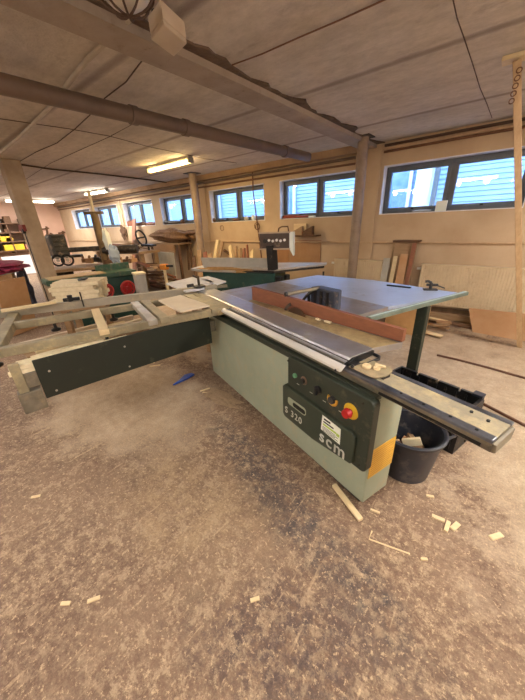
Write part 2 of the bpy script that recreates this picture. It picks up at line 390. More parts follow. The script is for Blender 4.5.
# ceiling beam with its ragged plaster, wall lintel
struct(MB().box(-2.12, -1.89, YB, WY, CZ-.06, CZ+.02).build('trim_1', beam_m))
rg = MB(); n = 110; L_ = []; R_ = []
for i in range(n+1):
    y = YB + (WY-YB)*i/n
    R_.append((-1.89 + .05 + .05*math.sin(i*.7)*math.sin(i*.23+1) + random.uniform(-.02,.03), y)); L_.append((-1.9, y))
rg.prism(R_ + L_[::-1], CZ-.014, CZ+.01); struct(rg.build('trim_2', rag_m))
rg = MB(); L_ = []; R_ = []
for i in range(n+1):
    y = YB + (WY-YB)*i/n
    L_.append((-2.13 - .012 - .03*max(0, math.sin(i*.5)) - random.uniform(0,.015), y)); R_.append((-2.11, y))
rg.prism(R_ + L_[::-1], CZ-.01, CZ+.01); struct(rg.build('trim_3', rag_m))
lb = MB(); lb.box(XL, -2.15, WY-.16, WY, CZ-.1, CZ)
struct(lb.build('trim_4', mat('lintel_paint', (178,150,118), .8, col2=(140,112,86), scale=3, bump=.4)))
# plaster piers between windows (shallow)
for i, k in enumerate((1, 3, 5)):
    x = wins[k][1]+.16 if k < len(wins) else 0
    struct(MB().box(x-.1, x+.12, WY-.035, WY, 0, CZ-.1).build('trim_%d' % (5+i), wall_m, bevel=.01))
# dirt skirting at the right part of the window wall
struct(MB().box(-2.6, XR, WY-.03, WY, 0, .14).build('baseboard_back', mat('dirty_skirting', (134,104,76), .9, col2=(98,74,54), scale=6, bump=.5)))

# outside: neighbouring house -------------------------------------------------
hb = thing('neighbour_house', (0, 9.5, -.5), 0, 'pale blue-grey house with horizontal siding seen outside through the windows', 'house')
sid = MB(); sid.box(-30, 12, 9.6, 9.9, -.5, 3.7)
for i in range(37): z = -.4+i*.11; sid.hull8([(-30,9.565,z),(12,9.565,z),(12,9.6,z),(-30,9.6,z),(-30,9.59,z+.103),(12,9.59,z+.103),(12,9.6,z+.103),(-30,9.6,z+.103)])
sid.build('siding', mat('house_siding', (150,176,212), .6, col2=(136,164,202), scale=2), hb)
for i in range(7):
    x = -2.95 - i*3.7
    MB().box(x, x+.62, 9.44, 9.53, 1.4, 3.2).build('window_frame', mat('outside_white', (236,240,244), .6), hb)
    MB().box(x+.08, x+.54, 9.42, 9.445, 1.5, 3.1).build('window_pane', mat('outside_pane', (120,150,190), .15, col2=(90,120,165)), hb)
for x in (-2.2, -7.2, -14.0):
    MB().box(x, x+.36, 9.3, 9.6, -.5, 3.7).build('corner_board', mat('outside_white', (236,240,244), .6), hb)
MB().box(-30.2, 12.2, 9.1, 10.2, 3.7, 3.9).build('roof_edge', mat('outside_white', (236,240,244)), hb)
MB().cyl((-1.7,9.2,-.5), (-1.7,9.2,3.7), .06).build('downspout', MATS['grey_window_frame'], hb, smooth=True)
struct(MB().box(-34, 16, WY+.4, 30, -.9, -.5).build('ground', mat('outside_ground', (140,140,136), .9)))

# ================================================================== PIPES, POSTS, LAMPS
# drain pipe under the ceiling
pz = 2.41
dA = at(-40, 74, pz); dB = at(308, 157, pz)
dA = Vector(dA); dB = Vector(dB); u = (dB-dA).normalized(); dA0 = dA - u*2.2
dB.y = min(dB.y, WY-.03)
dp = thing('drain_pipe', (dB.x, dB.y, pz), 0, 'thick grey-brown drain pipe hung under the ceiling running to the window wall', 'pipe')
MB().cyl(dA0, dB, .062, n=24).build('pipe_run', drain_m, dp, smooth=True)
for (x, y) in ((128, 118), (180, 130), (283, 152)):
    c = at(x, y, pz); t = (Vector(c)-dA).dot(u); c = dA + u*t
    MB().cyl(c-u*.03, c+u*.03, .072, n=24).build('socket', drain_m, dp, smooth=True)
# steel posts
def post(px, py, Y, name, label, r, base=True):
    c = aty(px, py, Y); x = c.x
    t = thing(name, (x, Y, 0), 0, label, 'post')
    MB().cyl((x,Y,0.012), (x,Y,CZ-.012), r, n=24).build('shaft', post_m, t, smooth=True)
    MB().box(x-r*1.6, x+r*1.6, Y-r*1.6, Y+r*1.6, 0, .012).build('base_plate', steeld_m, t)
    MB().box(x-r*1.6, x+r*1.6, Y-r*1.6, Y+r*1.6, CZ-.112 if Y > 5.1 else CZ-.012, CZ-.1 if Y > 5.1 else CZ).build('head_plate', steeld_m, t)
post(360, 180, 4.75, 'support_post', 'round greyish support post standing between the two nearest windows', .075)
post(197, 215, 4.8, 'support_post', 'round support post in front of the wood leaning by the middle windows', .085)
# concrete column, left
cc = thing('concrete_column', (-6.39, 1.72, 0), 0, 'square dusty concrete column at the left with a red bracket', 'column')
MB().box(-6.5, -6.28, 1.6, 1.85, 0, CZ).build('shaft', conc_m, cc, bevel=.02)
MB().box(-6.52, -6.26, 1.575, 1.62, 1.52, 1.62).build('bracket', mat('brick_red_clamp', (130,48,38), .6), cc, bevel=.005)
MB().cyl((-6.3,1.56,1.52), (-6.3,1.6,1.52), .035).build('plug', black_m, cc)
MB().tube([(-6.3,1.588,1.5), (-6.31,1.588,1.2), (-6.3,1.588,.9), (-6.3,1.588,.0)], .007, 6).build('cable', black_m, cc)

def cable(path, r, m, name, label, z=None, cat='cable', Y=None):
    pts = []
    for p in path:
        q = at(p[0], p[1], z) if z is not None else aty(p[0], p[1], Y); pts.append(q)
    # densify so sags stay smooth
    return MB().tube(pts, r, 8).build(name, m, label=label, cat=cat, smooth=True)
cz = CZ-.012
cable([(140,8),(110,38),(87,60),(64,89),(51,106),(34,123),(17,139),(-6,158)], .016, conduit_m, 'conduit', 'pale conduit on the ceiling crossing above the grey drain pipe', CZ-.018, 'conduit')
cable([(150,50),(126,82),(105,98),(91,114),(75,129),(57,143),(36,152),(17,163)], .0045, cable_m, 'ceiling_cable', 'dark sagging cable on the ceiling from the junction box to the concrete column', cz)
cable([(17,164),(50,169),(100,174),(150,180),(182,185)], .014, cable_m, 'ceiling_pipe', 'dark thin pipe on the ceiling from the concrete column towards the wall', CZ-.016, 'pipe')
cable([(-5,118),(29,123),(70,129),(109,136),(150,147),(180,153),(206,159),(237,163)], .0035, cable_m, 'ceiling_cable', 'thin dark cable on the ceiling passing behind the yellow lit lamp', cz)
cable([(133,124),(109,137),(80,150),(51,163),(23,181)], .003, cable_m, 'ceiling_cable', 'faint diagonal cable on the ceiling between drain pipe and column', cz)
cable([(232,65),(262,54),(300,37),(340,20),(384,0),(400,-8)], .0045, rust_m, 'ceiling_cable', 'rusty straight cable on the bare ceiling right of the concrete beam', cz)
cable([(452,-5),(457,18),(464,38),(472,62),(480,88),(487,104),(492,118)], .0035, cable_m, 'ceiling_cable', 'dark cable with clips running down the ceiling above the right window', cz)
rnd = random.Random(5)
bx = Vector(at(168, 35, 2.3))
# junction box on the beam
BZ = 2.40
cs = [at(151,40,BZ), at(174,57,BZ), at(187,44,BZ)]
c3 = cs[0]+(cs[2]-cs[1])
jc = (cs[0]+cs[2])/2
jt = thing('junction_box', (jc.x, jc.y, BZ), 0, 'white square junction box hanging under the concrete beam', 'box')
q = [Vector(p) for p in (cs[0], cs[1], cs[2], c3)]
jm = mat('old_white_plastic', (206,192,172), .5, col2=(186,170,150), scale=4)
up = Vector((0,0,.02))
MB().hull8([p+up for p in q] + [p+Vector((0,0,CZ-.061-BZ)) for p in q]).build('box_body', jm, jt, bevel=.006)
MB().hull8(q + [p+up*.95 for p in q]).build('box_cover', jm, jt, bevel=.005)
for t_ in (.3, .72):
    p = q[0].lerp(q[1], t_); o_ = (q[1]-q[2]).normalized()*-1
    nrm = (q[1]-q[0]).cross(Vector((0,0,1))).normalized()
    MB().cyl(p+nrm*-.004+Vector((0,0,.13)), p+nrm*.006+Vector((0,0,.13)), .014).build('cable_entry', black_m, jt)
# bulkhead cage lamp top left
lc = at(124, -14, 2.45)
cl = thing('bulkhead_lamp', (lc.x, lc.y, 2.45), 0, 'round caged bulkhead lamp on the ceiling beside the junction box', 'lamp')
MB().lathe([(.13,.10),(.13,.07),(.115,.065)], (lc.x, lc.y, CZ-.18+.08), 28).build('lamp_base', steeld_m, cl)
MB().lathe([(.02,-.0),(.07,.012),(.1,.04),(.112,.075)], (lc.x, lc.y, CZ-.17), 28).build('lamp_glass', mat('milky_glass', (226,220,206), .3), cl, smooth=True)
cg = MB()
for k in range(4):
    a = k*PI/4; v = Vector((math.cos(a), math.sin(a), 0))
    cg.tube([Vector((lc.x,lc.y,CZ-.175)) + v*(.122*math.cos(t)) + Vector((0,0,.08-.1*math.sin(t))) for t in [PI*i/12 for i in range(13)]], .005, 6)
cg.torus((lc.x,lc.y,CZ-.13), .115, .005, (0,0,1)); cg.build('cage', cable_m, cl)

# fluorescent lamps
tube_y = emis('warm_tube', (255,214,120), 9)
tube_w = emis('white_tube', (255,240,214), 10)
def lamp(p0, p1, tm, label, power, colr, drop=.0):
    p0 = Vector(p0); p1 = Vector(p1); c = (p0+p1)/2; d = (p1-p0); L = d.length; rz = math.atan2(d.y, d.x)
    t = thing('ceiling_lamp', (c.x, c.y, c.z), rz, label, 'lamp', 'fluorescent ceiling lamps'); T = wm(t)
    MB(T).box(-L/2-.02, L/2+.02, -.05, .05, .03, CZ-c.z-.001).build('housing', mat('lamp_housing', (200,190,172), .5), t, bevel=.005)
    MB(T).box(-L/2-.035, -L/2, -.055, .055, -.03, .05).build('end_cap', greyp_m, t, bevel=.005)
    MB(T).box(L/2, L/2+.035, -.055, .055, -.03, .05).build('end_cap', greyp_m, t, bevel=.005)
    MB(T).cyl((-L/2,0,-.002), (L/2,0,-.002), .03, n=14).build('tube', tm, t, smooth=True)
    ld = bpy.data.lights.new('tube_light', 'AREA'); ld.shape = 'RECTANGLE'; ld.size = L; ld.size_y = .08; ld.energy = power; ld.color = colr
    lo = bpy.data.objects.new('tube_light', ld); COL.objects.link(lo); lo.parent = t; lo.location = (0,0,-.035)
    for sx_ in (-L*.3, L*.3):
        pl_ = bpy.data.lights.new('tube_glow', 'POINT'); pl_.energy = power*.16; pl_.color = colr; pl_.shadow_soft_size = .06
        po = bpy.data.objects.new('tube_glow', pl_); COL.objects.link(po); po.parent = t; po.location = (sx_,0,-.1)
    return t
WARM = (1,.80,.56); NEU = (1,.93,.85)
zl = CZ-.075
l1 = lamp(at(150,171,zl), at(190,161,zl), tube_y, 'yellow glowing fluorescent lamp on the ceiling in front of the middle windows', 45, (1,.72,.36))
l2 = lamp(at(86,194.5,zl), at(107,191,zl), tube_w, 'white fluorescent lamp on the ceiling near the far windows', 60, NEU)
for (a, b_, s) in (((-4,204.5),(12,204),'left part of the far row of white tubes'),): pass
l3 = lamp((-13.2, 3.1, zl), (-13.2, 4.5, zl), tube_w, 'white fluorescent lamp on the far ceiling right of the concrete column', 80, NEU)
l4 = lamp((-13.2, 1.1, zl), (-13.2, 2.5, zl), tube_w, 'white fluorescent lamp on the far ceiling left of the concrete column', 80, NEU)
for (x, y, pw) in ((-9.5,-.8,62), (-5.4,-.9,52), (-1.2,-1.0,42), (1.5,.9,66), (1.7,3.0,72), (-3.6,-2.9,48), (.3,-2.9,48)):  # extra lamps outside the view, added to brighten the room
    lamp((x-.6,y,zl), (x+.6,y,zl), tube_w, 'unseen white fluorescent lamp added on the ceiling to light the room', pw, NEU)

# pipes on the window wall
for i, (za, rr) in enumerate(((2.50,.018),(2.455,.013),(2.42,.016))):
    MB().tube([(-1.75,WY-.03-rr,za-.01), (-.8,WY-.03-rr,za), (.5,WY-.03-rr,za+.006), (XR-.02,WY-.03-rr,za)], rr, 10).build('wall_pipe', (cable_m, heat_m, rust_m)[i], smooth=True,
        label=('dark uppermost pipe under the ceiling above the right window','pale thin pipe under the ceiling, middle one above the right window','rusty lowest pipe under the ceiling above the right window')[i], cat='pipe')
for i, (za, rr, yy) in enumerate(((2.40,.022,WY-.05),(2.32,.016,WY-.04))):
    MB().tube([(XL+.02,yy,za), (-8,yy,za+.01), (-2.2,yy,za)], rr, 10).build('wall_pipe', (drain_m, rust_m)[i], smooth=True,
        label=('brown pipe along the wall above the left windows','thin reddish pipe under the brown pipe above the left windows')[i], cat='pipe')
hp = thing('heating_pipe', (-3, WY-.03, 1.1), 0, 'thin painted heating pipe running along the wall below the windows', 'pipe')
MB().tube([(XL+.05,WY-.035,1.12), (-6,WY-.035,1.12), (XR-.02,WY-.035,1.12)], .014, 10).build('pipe_run', heat_m, hp, smooth=True)
for (xx) in (-1.42, -3.9): MB().tube([(xx,WY-.035,1.11),(xx,WY-.035,.78),(xx+.05,WY-.06,.74),(xx+.12,WY-.06,.74)], .012, 8).build('branch', heat_m, hp, smooth=True)
MB().tube([aty(252,165,WY-.02), aty(253,190,WY-.02), aty(258,230,WY-.02), aty(262,262,WY-.02)], .012, 8).build('wall_cable', rust_m, smooth=True, label='vertical brown cable on the wall left of the post-mounted control box', cat='cable')
MB().torus(aty(257,226,WY-.03), .07, .007, (0,1,0)).torus(aty(257.5,227,WY-.045), .058, .007, (0,1,0)).build('cable_coil', rust_m, smooth=True, label='small coil of cable hanging on the wall above the control box', cat='cable')
tr = MB(); tr.tube([aty(197,180,WY-.02), aty(199,200,WY-.02), aty(203,229,WY-.02), aty(186,231,WY-.02), aty(186,240,WY-.02)], .012, 8)
tr.build('wall_cable', rust_m, smooth=True, label='brown cable bent at a right angle on the wall behind the left support post', cat='cable')
MB().torus(aty(222,228,WY-.006), .06, .005, (0,1,0)).build('cable_coil', rust_m, smooth=True, label='wire loop hanging under the third window from the right', cat='cable')

# radiators
def radiator(x0, x1, z0, z1, label, feet=True):
    t = thing('radiator', ((x0+x1)/2, WY-.1, z0), 0, label, 'radiator', 'wall radiators')
    f = MB(); n = int((x1-x0)/.036); y0, y1 = WY-.135, WY-.06
    pts = []
    for i in range(n):
        a = x0+(x1-x0)*i/n; w = (x1-x0)/n
        pts += [(a+w*.02,y0+.010),(a+w*.14,y0+.010),(a+w*.26,y0),(a+w*.76,y0),(a+w*.88,y0+.010)]
    pts += [(x1,y1),(x0,y1)]
    f.prism(pts, z0, z1); f.build('panel', rad_m, t)
    MB().box(x0-.004, x1+.004, y0-.004, y1+.004, z1, z1+.018).build('top_rail', rad_m, t, bevel=.004)
    MB().box(x0-.004, x1+.004, y0-.004, y1+.004, z0-.02, z0).build('bottom_rail', rad_m, t, bevel=.004)
    for xx in (x0+.2, x1-.2): MB().box(xx-.02, xx+.02, y1, WY, z0+.05, z1-.05).build('wall_bracket', steeld_m, t)
    MB().cyl((x0-.06, WY-.09, z1-.06), (x0, WY-.09, z1-.06), .02).build('valve', alub_m, t)
radiator(-.95, .75, .22, .80, 'long ribbed cream radiator under the right window')
radiator(-2.42, -1.55, .22, .82, 'ribbed cream radiator partly hidden behind the blue-lit table and post')

# ================================================================== PANEL SAW
saw = thing('panel_saw', MO, MANG, 'big sage green sliding panel saw with black control panel reading scm in the middle', 'machine')
def S(name, m, mb, par=saw, **k): return mb.build(name, m, par, **k)
def MM(): return MB(MT)
cab = MM(); cab.extr([(-2.0,-.03,.03),(-2.0,.0+.215,.03),(-2.0,.215,.73),(-2.0,-.03,.73)], [(0,0,.03),(0,.215,.03),(0,.235,.73),(0,0,.73)])
cabo = S('cabinet', sage_m, cab, bevel=.008)
S('plinth', steeld_m, MM().box(-1.95, -.03, .015, .19, 0, .03))
S('machine_body', sagedirty_m, MM().box(-1.95, -.9, .24, 1.0, .0, .79), bevel=.01)
S('top_trim', dgreen_m, MM().extr([(-2.01,-.045,.70),(-2.01,.03,.70),(-2.01,.03,.742),(-2.01,-.045,.742)], [(.0,-.014,.70),(.0,.03,.70),(.0,.03,.742),(.0,-.014,.742)]), bevel=.004)
# end door line on the near face + yellow plate
S('end_plate_sheet', ylab_m, MM().box(0, .003, .012, .216, .21, .405))
pl = MB(MT)
for i in range(11): pl.box(.0031, .0036, .024, .204-.03*(i % 3 == 2), .225+i*.0155, .2275+i*.0155)
S('end_plate_print', brink_m, pl)
# control panel
def rr(a0, a1, z0, z1, b0, b1, r=.02, n=5):
    pts = []
    for cx, cz, s in ((a1-r,z1-r,0),(a0+r,z1-r,1),(a0+r,z0+r,2),(a1-r,z0+r,3)):
        for k in range(n+1):
            t = s*PI/2 + k*PI/2/n; pts.append((cx+r*math.cos(t), cz+r*math.sin(t)))
    m = MM(); m.extr([(p[0],b0,p[1]) for p in pts], [(p[0],b1,p[1]) for p in pts]); return m
cp = S('control_panel', dgreen_m, rr(-.625, .02, .30, .735, -.05, .0, .03), bevel=.006)
m = MM(); zf = -.068
out = [(-.66,.505),(-.64,.525),(-.07,.51),(-.05,.49),(-.05,.33),(-.065,.31),(-.36,.268),(-.64,.27),(-.66,.29)]
m.extr([(p[0],zf,p[1]) for p in out], [(p[0],-.03,p[1]) for p in out]); S('front_plate', mat('grey_green_plate', (58,66,54), .45, col2=(46,54,44), scale=4), m, cp, bevel=.006)
S('grip_slot', sage_m, rr(-.60, -.42, .40, .455, -.0695, -.06, .02), cp)
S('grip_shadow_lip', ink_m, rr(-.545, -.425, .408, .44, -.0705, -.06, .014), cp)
def LT(a, z, size, txt, b=-.0705, bold=0, m_=None, name='lettering', par=None, d=.0012, rot=0):
    T = MT @ Matrix.Translation((a, b, z)) @ Matrix.Rotation(PI/2, 4, 'X') @ Matrix.Rotation(rot, 4, 'Z')
    return text_mb(txt, size, T, d, bold).build(name, m_ or letter_m, par or cp)
LT(-.63, .318, .068, 'S 320', bold=0)
LT(-.295, .314, .112, 'scm', bold=.001, name='logo')
S('sticker', white_l, MM().extr([(-.285,-.0685,.397),(-.14,-.0685,.388),(-.142,-.0685,.49),(-.278,-.0685,.50)], [(-.285,-.0705,.397),(-.14,-.0705,.388),(-.142,-.0705,.49),(-.278,-.0705,.50)]), cp)
sk = MM(); sk.box(-.265,-.215,-.0715,-.0705,.476,.487); sk.box(-.268,-.19,-.0715,-.0705,.458,.467); S('sticker_heading', ink_m, sk, cp)
sk = MM(); sk.box(-.27,-.17,-.0715,-.0705,.438,.45); sk.box(-.168,-.146,-.0715,-.0705,.43,.448); S('sticker_stripe', lime_m, sk, cp)
sk = MM()
for i in range(4): sk.box(-.272,-.155-.02*(i % 2),-.0715,-.0705,.399+i*.009,.4015+i*.009)
S('sticker_lines', ink_m, sk, cp)
def knob(a, z, r, d, m_, nm, par=cp, b=-.05): return S(nm, m_, MM().cyl((a,b,z), (a,b-d,z), r, r*.92, 22), par, smooth=True)
knob(-.545, .628, .016, .012, mat('green_button_glow', (110,170,130), .3), 'start_button')
knob(-.465, .628, .028, .006, mat('brown_bezel', (120,96,80), .5), 'meter_bezel'); knob(-.465, .628, .018, .02, blackd_m, 'selector_switch')
k = knob(-.34, .628, .024, .012, blackd_m, 'rotary_base'); S('rotary_grip', blackd_m, MM().box(-.347,-.333,-.083,-.06,.60,.656), cp, bevel=.003)
S('yellow_ring', mat('amber_ring', (226,170,60), .4), MM().torus((-.228,-.053,.622), .03, .008, (0,1,0), a0=-.3, a1=3.6), cp, smooth=True)
knob(-.228, .622, .022, .02, blackd_m, 'dial')
knob(-.105, .618, .045, .006, yel_m, 'stop_backplate'); knob(-.105, .618, .018, .026, red_m, 'stop_stem'); S('stop_button', red_m, MM().cyl((-.105,-.072,.618), (-.105,-.094,.618), .027, .022, 24), cp, smooth=True)
for a in (-.52,-.4,-.29,-.17): S('control_print', letter_m, MM().box(a-.012,a+.012,-.0508,-.05,.575,.579), cp)
for a, z in ((-.62,.70),(-.04,.70),(-.02,.33)): S('screw', steeld_m, MM().cyl((a,-.05,z),(a,-.053,z),.007,n=10), cp)
# fixed rail beam sticking out at the near end
A0, A1 = -2.25, .445
rb = S('rail_beam', grime_m, MM().extr([(A0,.012,.742),(A0,.15,.742),(A0,.155,.80),(A0,-.008,.80),(A0,-.008,.775),(A0,.0,.772)], [(A1,.012,.742),(A1,.15,.742),(A1,.155,.80),(A1,-.008,.80),(A1,-.008,.775),(A1,.0,.772)]), bevel=.003)
S('front_rail_strip', mat('oiled_steel_rail', (120,124,134), .3, .7, col2=(78,80,88), scale=9), MM().box(A0, A1+.002, -.014, .022, .793, .809), rb, bevel=.004)
S('rear_rail_strip', mat('oiled_steel_rail', (72,76,84), .25), MM().box(A0, A1+.002, .134, .158, .796, .809), rb, bevel=.003)
S('dust_strip', dustboard_m, MM().box(A0, A1-.001, .022, .134, .79, .804), rb)
S('end_cap', mat('cap_paint', (132,124,104), .5, col2=(108,100,84)), MM().extr([(A1,.012,.742),(A1,.15,.742),(A1,.155,.793),(A1,-.008,.793)], [(A1+.012,.016,.745),(A1+.012,.146,.745),(A1+.012,.15,.79),(A1+.012,-.004,.79)]), rb, bevel=.003)
for a, b in ((.20,.0),(.30,.004),(.39,.0),(.39,.09),(.33,.10),(.1,.002)): S('rail_bolt', ink_m, MM().cyl((a,b+.004,.80),(a,b+.004,.8105),.006,n=10), rb)
S('rail_drip_edge', black_m, MM().box(-.0, A1-.03, -.004, .012, .757, .768), rb)
S('rail_bracket', sagedirty_m, MM().box(-1.98, 0, .02, .22, .73, .744))
# sliding carriage
def prof(pts, a0, a1): return MM().extr([(a0,p[0],p[1]) for p in pts], [(a1,p[0],p[1]) for p in pts])
CA0, CA1 = -2.36, -.225
car = S('sliding_table', mat('milled_aluminium', (200,202,208), .3, .8, col2=(170,170,176), scale=5, dust=.1, dustcol=(180,170,150)), prof([(.238,.81),(.238,.842),(.062,.842),(.052,.838),(.046,.828),(.03,.828),(.028,.81)], CA0, CA1), bevel=.002)
S('carriage_side', grime_m, prof([(.22,.811),(.02,.811),(.012,.822),(-.01,.822),(-.012,.815)], CA0+.02, CA1+.002), car)
S('guide_strip', alub_m, prof([(-.03,.811),(-.012,.827),(-.03,.836),(-.048,.832),(-.058,.82),(-.056,.805),(-.042,.802)], -1.92, CA1+.03), car, smooth=True, label='bright polished aluminium strip')
S('slot', ink_m, MM().box(CA0, CA1+.001, -.002, .004, .8215, .8235), car)
S('slot', ink_m, MM().box(CA0, CA1+.001, .034, .04, .828, .8295), car)
S('carriage_end', black_m, prof([(.232,.812),(.232,.838),(.066,.838),(.0,.818),(-.05,.826),(-.062,.80),(-.02,.79),(.08,.795)], CA1, CA1+.012), car, bevel=.002)
hd = MM(); hd.tube([(CA1+.01,.07,.815),(CA1+.05,.075,.815),(CA1+.065,.1,.815),(CA1+.065,.2,.815),(CA1+.05,.225,.815),(CA1+.01,.23,.815)], .009, 10)
S('handle', black_m, hd, car, smooth=True)
S('latch', black_m, MM().box(CA1+.01, CA1+.055, .02, .07, .80, .825).cyl((CA1+.03,.045,.81),(CA1+.06,.0,.83),.009,n=10), car, bevel=.003)
# small dusty plate with wooden knobs on the rail beam
pt = []
for k in range(13):
    t = -PI/2 + PI*k/12; pt.append((-.06+.04*math.cos(t), .08+.075*math.sin(t)))
pt += [(-.19,.155),(-.19,.005)]
S('rail_shelf', mat('dusty_shelf', (166,152,120), .7, col2=(130,118,94), scale=12, dust=.3), MM().prism(pt, .815, .822), bevel=.002)
S('shelf_foot', steeld_m, MM().box(-.16,-.02,.05,.10,.804,.815))
# cast table
ct = S('cast_table', iron_m, MM().prism([(-2.2,.246),(-.235,.246),(-.235,.262),(-.19,.42),(-.19,.455),(-.69,.50),(-.69,1.02),(-2.2,1.02)], .80, .84), bevel=.003)
S('dusty_table_lane', irond_m, MM().prism([(-1.62,.246),(-.237,.246),(-.194,.42),(-.24,.425),(-1.62,.30)], .8402, .8412), ct)
S('table_rib', sagedirty_m, MM().prism([(-1.9,.27),(-.32,.27),(-.3,.36),(-.75,.46),(-.75,.95),(-1.9,.95)], .74, .80))
# saw blade and riving knife
T0 = (-1.0, .325)
bl = MM(); n = 48; pts = []
for k in range(n*2):
    t = PI*k/n; r = .15 if k % 2 else .142; pts.append((T0[0]+r*math.cos(t), .745+r*math.sin(t)))
bl.extr([(p[0],T0[1]-.0015,p[1]) for p in pts], [(p[0],T0[1]+.0015,p[1]) for p in pts])
S('saw_blade', mat('blade_steel', (110,84,66), .35, .7, col2=(80,60,48)), bl)
rk = MM(); A = []; B = []
for k in range(9): t = 2.0+k*.16; A.append((T0[0]+.165*math.cos(t), .745+.165*math.sin(t))); B.append((T0[0]+.19*math.cos(t), .745+.19*math.sin(t)))
P_ = A+B[::-1]; rk.extr([(p[0],T0[1]-.0012,p[1]) for p in P_], [(p[0],T0[1]+.0012,p[1]) for p in P_]); S('riving_knife', steeld_m, rk)
# extension table from measured corners
e1 = at(348,321,.84); e3 = at(461,293,.84); e2 = at(373,280,.84); e4 = mw(-2.0,1.03,.84); e5 = mw(-.68,.52,.84)
ep = [mw(-2.2,1.024,.84), mw(-.355,1.024,.84)+Vector((0,0,0)), e3, e2]
p1 = mat_(350,319,.84)
extp = [(-2.2,1.024),(-.685,1.024),(mat_(461,293,.84).x, mat_(461,293,.84).y),(mat_(373,280,.84).x, mat_(373,280,.84).y),(-2.2,1.65)]
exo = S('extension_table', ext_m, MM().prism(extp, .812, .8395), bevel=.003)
# part between cast table and extension, right of the fence
ra = mat_(371,317.8,.84); rb_ = mat_(469,292,.84)
d = (rb_-ra).normalized(); nn = Vector((d.y,-d.x,0))
ra2 = ra; 
rl = MM(); rl.hull8([ra+Vector((0,0,-.03)), rb_+Vector((0,0,-.03)), rb_-nn*.045+Vector((0,0,-.03)), ra-nn*.045+Vector((0,0,-.03)), ra+Vector((0,0,.002)), rb_+Vector((0,0,.002)), rb_-nn*.045+Vector((0,0,.002)), ra-nn*.045+Vector((0,0,.002))])
S('fence_rail', mat('green_tint_alu', (140,160,150), .35, .6, col2=(110,128,120)), rl, exo, bevel=.003)
S('rail_scale', mat('pale_scale', (196,214,204), .4), MM().hull8([ra-nn*.014+Vector((0,0,.002)), rb_-nn*.014+Vector((0,0,.002)), rb_-nn*.028+Vector((0,0,.002)), ra-nn*.028+Vector((0,0,.002)), ra-nn*.014+Vector((0,0,.0035)), rb_-nn*.014+Vector((0,0,.0035)), rb_-nn*.028+Vector((0,0,.0035)), ra-nn*.028+Vector((0,0,.0035))]), exo)
lg = mat_(428,305,.82); lg = Vector((lg.x, lg.y, 0)) - nn*.03
S('leg', dgreen_m, MM().box(lg.x-.045, lg.x+.045, lg.y-.025, lg.y+.025, 0, .812), exo, bevel=.004)
S('leg', dgreen_m, MM().box(-1.75, -1.67, 1.55, 1.6, 0, .812), exo, bevel=.004)
# fine fittings on the extension table
# outrigger frame
def skew(a, b):   # frame is turned slightly about the carriage
    t = .035; return (a + t*(b), b)
def fbar(b0, b1, a0, a1, z0, z1):
    pts = [skew(a0,b0), skew(a1,b0), skew(a1,b1), skew(a0,b1)]; return MM().prism(pts, z0, z1)
fr = S('outrigger_frame', olive_m, fbar(-1.62, -.04, -1.64, -1.575, .775, .835), bevel=.005, label='dusty grey-green tubular frame')
S('frame_beam', olive_m, fbar(-1.58, -.04, -2.30, -2.24, .775, .835), fr, bevel=.005)
S('frame_beam', olive_m, fbar(-1.64, -1.56, -2.9, -1.565, .775, .84), fr, bevel=.005, label='end beam')
S('frame_beam', olive_m, fbar(-1.80, -1.74, -2.9, -1.5, .775, .84), fr, bevel=.005, label='outer end beam')
S('frame_bracket', olive_m, MM().extr([(-2.30,-.06,.775),(-2.24,-.02,.775),(-1.56,-.02,.775),(-1.56,-.09,.775)], [(-2.32,-.04,.84),(-2.24,.05,.84),(-1.54,.05,.84),(-1.56,-.09,.84)]), fr, bevel=.01)
S('frame_beam', pine_m, fbar(-1.0, -.935, -2.28, -1.56, .80, .842), fr, bevel=.003, label='pale wooden cross piece')
S('frame_beam', alu_m, fbar(-.66, -.59, -2.30, -1.56, .80, .848), fr, bevel=.006, label='round-edged aluminium cross profile')
S('frame_beam', olive_m, fbar(-.57, -.50, -2.30, -1.56, .80, .848), fr, bevel=.004)
S('frame_beam', olive_m, fbar(-.14, -.06, -2.30, -1.56, .80, .842), fr, bevel=.004)
for (a, b) in ((-2.26,-1.3), (-2.26,-.84), (-1.63,-1.62), (-1.62,-.96)):
    a_, b_ = skew(a, b)
    kk = S('clamp_knob', black_m, MM().cyl((a_,b_,.725),(a_,b_,.775),.012,n=12).lathe([(.012,0),(.035,.004),(.038,.018),(.012,.03)], (a_,b_,.705), 14), fr, smooth=True)
# support arm with the dark plate
pA = Vector((-1.45,-1.40)); pB = Vector((-1.665,-.13))
def ab(t, off=0):
    dd = (pB-pA).normalized(); n_ = Vector((-dd.y, dd.x)); p = pA.lerp(pB, t) + n_*off; return (p.x, p.y)
arm = S('support_arm', panel_m, MM().hull8([(*ab(0),.5),(*ab(1),.5),(*ab(1,.012),.5),(*ab(0,.012),.5),(*ab(0),.775),(*ab(1),.775),(*ab(1,.012),.775),(*ab(0,.012),.775)]), bevel=.003, label='dark green screwed-on cover plate')
S('arm_tube', grime_m, MM().hull8([(*ab(-.06,.015),.60),(*ab(1.05,.015),.60),(*ab(1.05,.13),.60),(*ab(-.06,.13),.60),(*ab(-.06,.015),.70),(*ab(1.05,.015),.70),(*ab(1.05,.13),.70),(*ab(-.06,.13),.70)]), arm, bevel=.005)
S('arm_post', grime_m, MM().hull8([(*ab(-.1,-.0),.44),(*ab(-.005,-.0),.44),(*ab(-.005,.08),.44),(*ab(-.1,.08),.44),(*ab(-.1,-.0),.58),(*ab(-.005,-.0),.58),(*ab(-.005,.08),.58),(*ab(-.1,.08),.58)]), arm, bevel=.005)
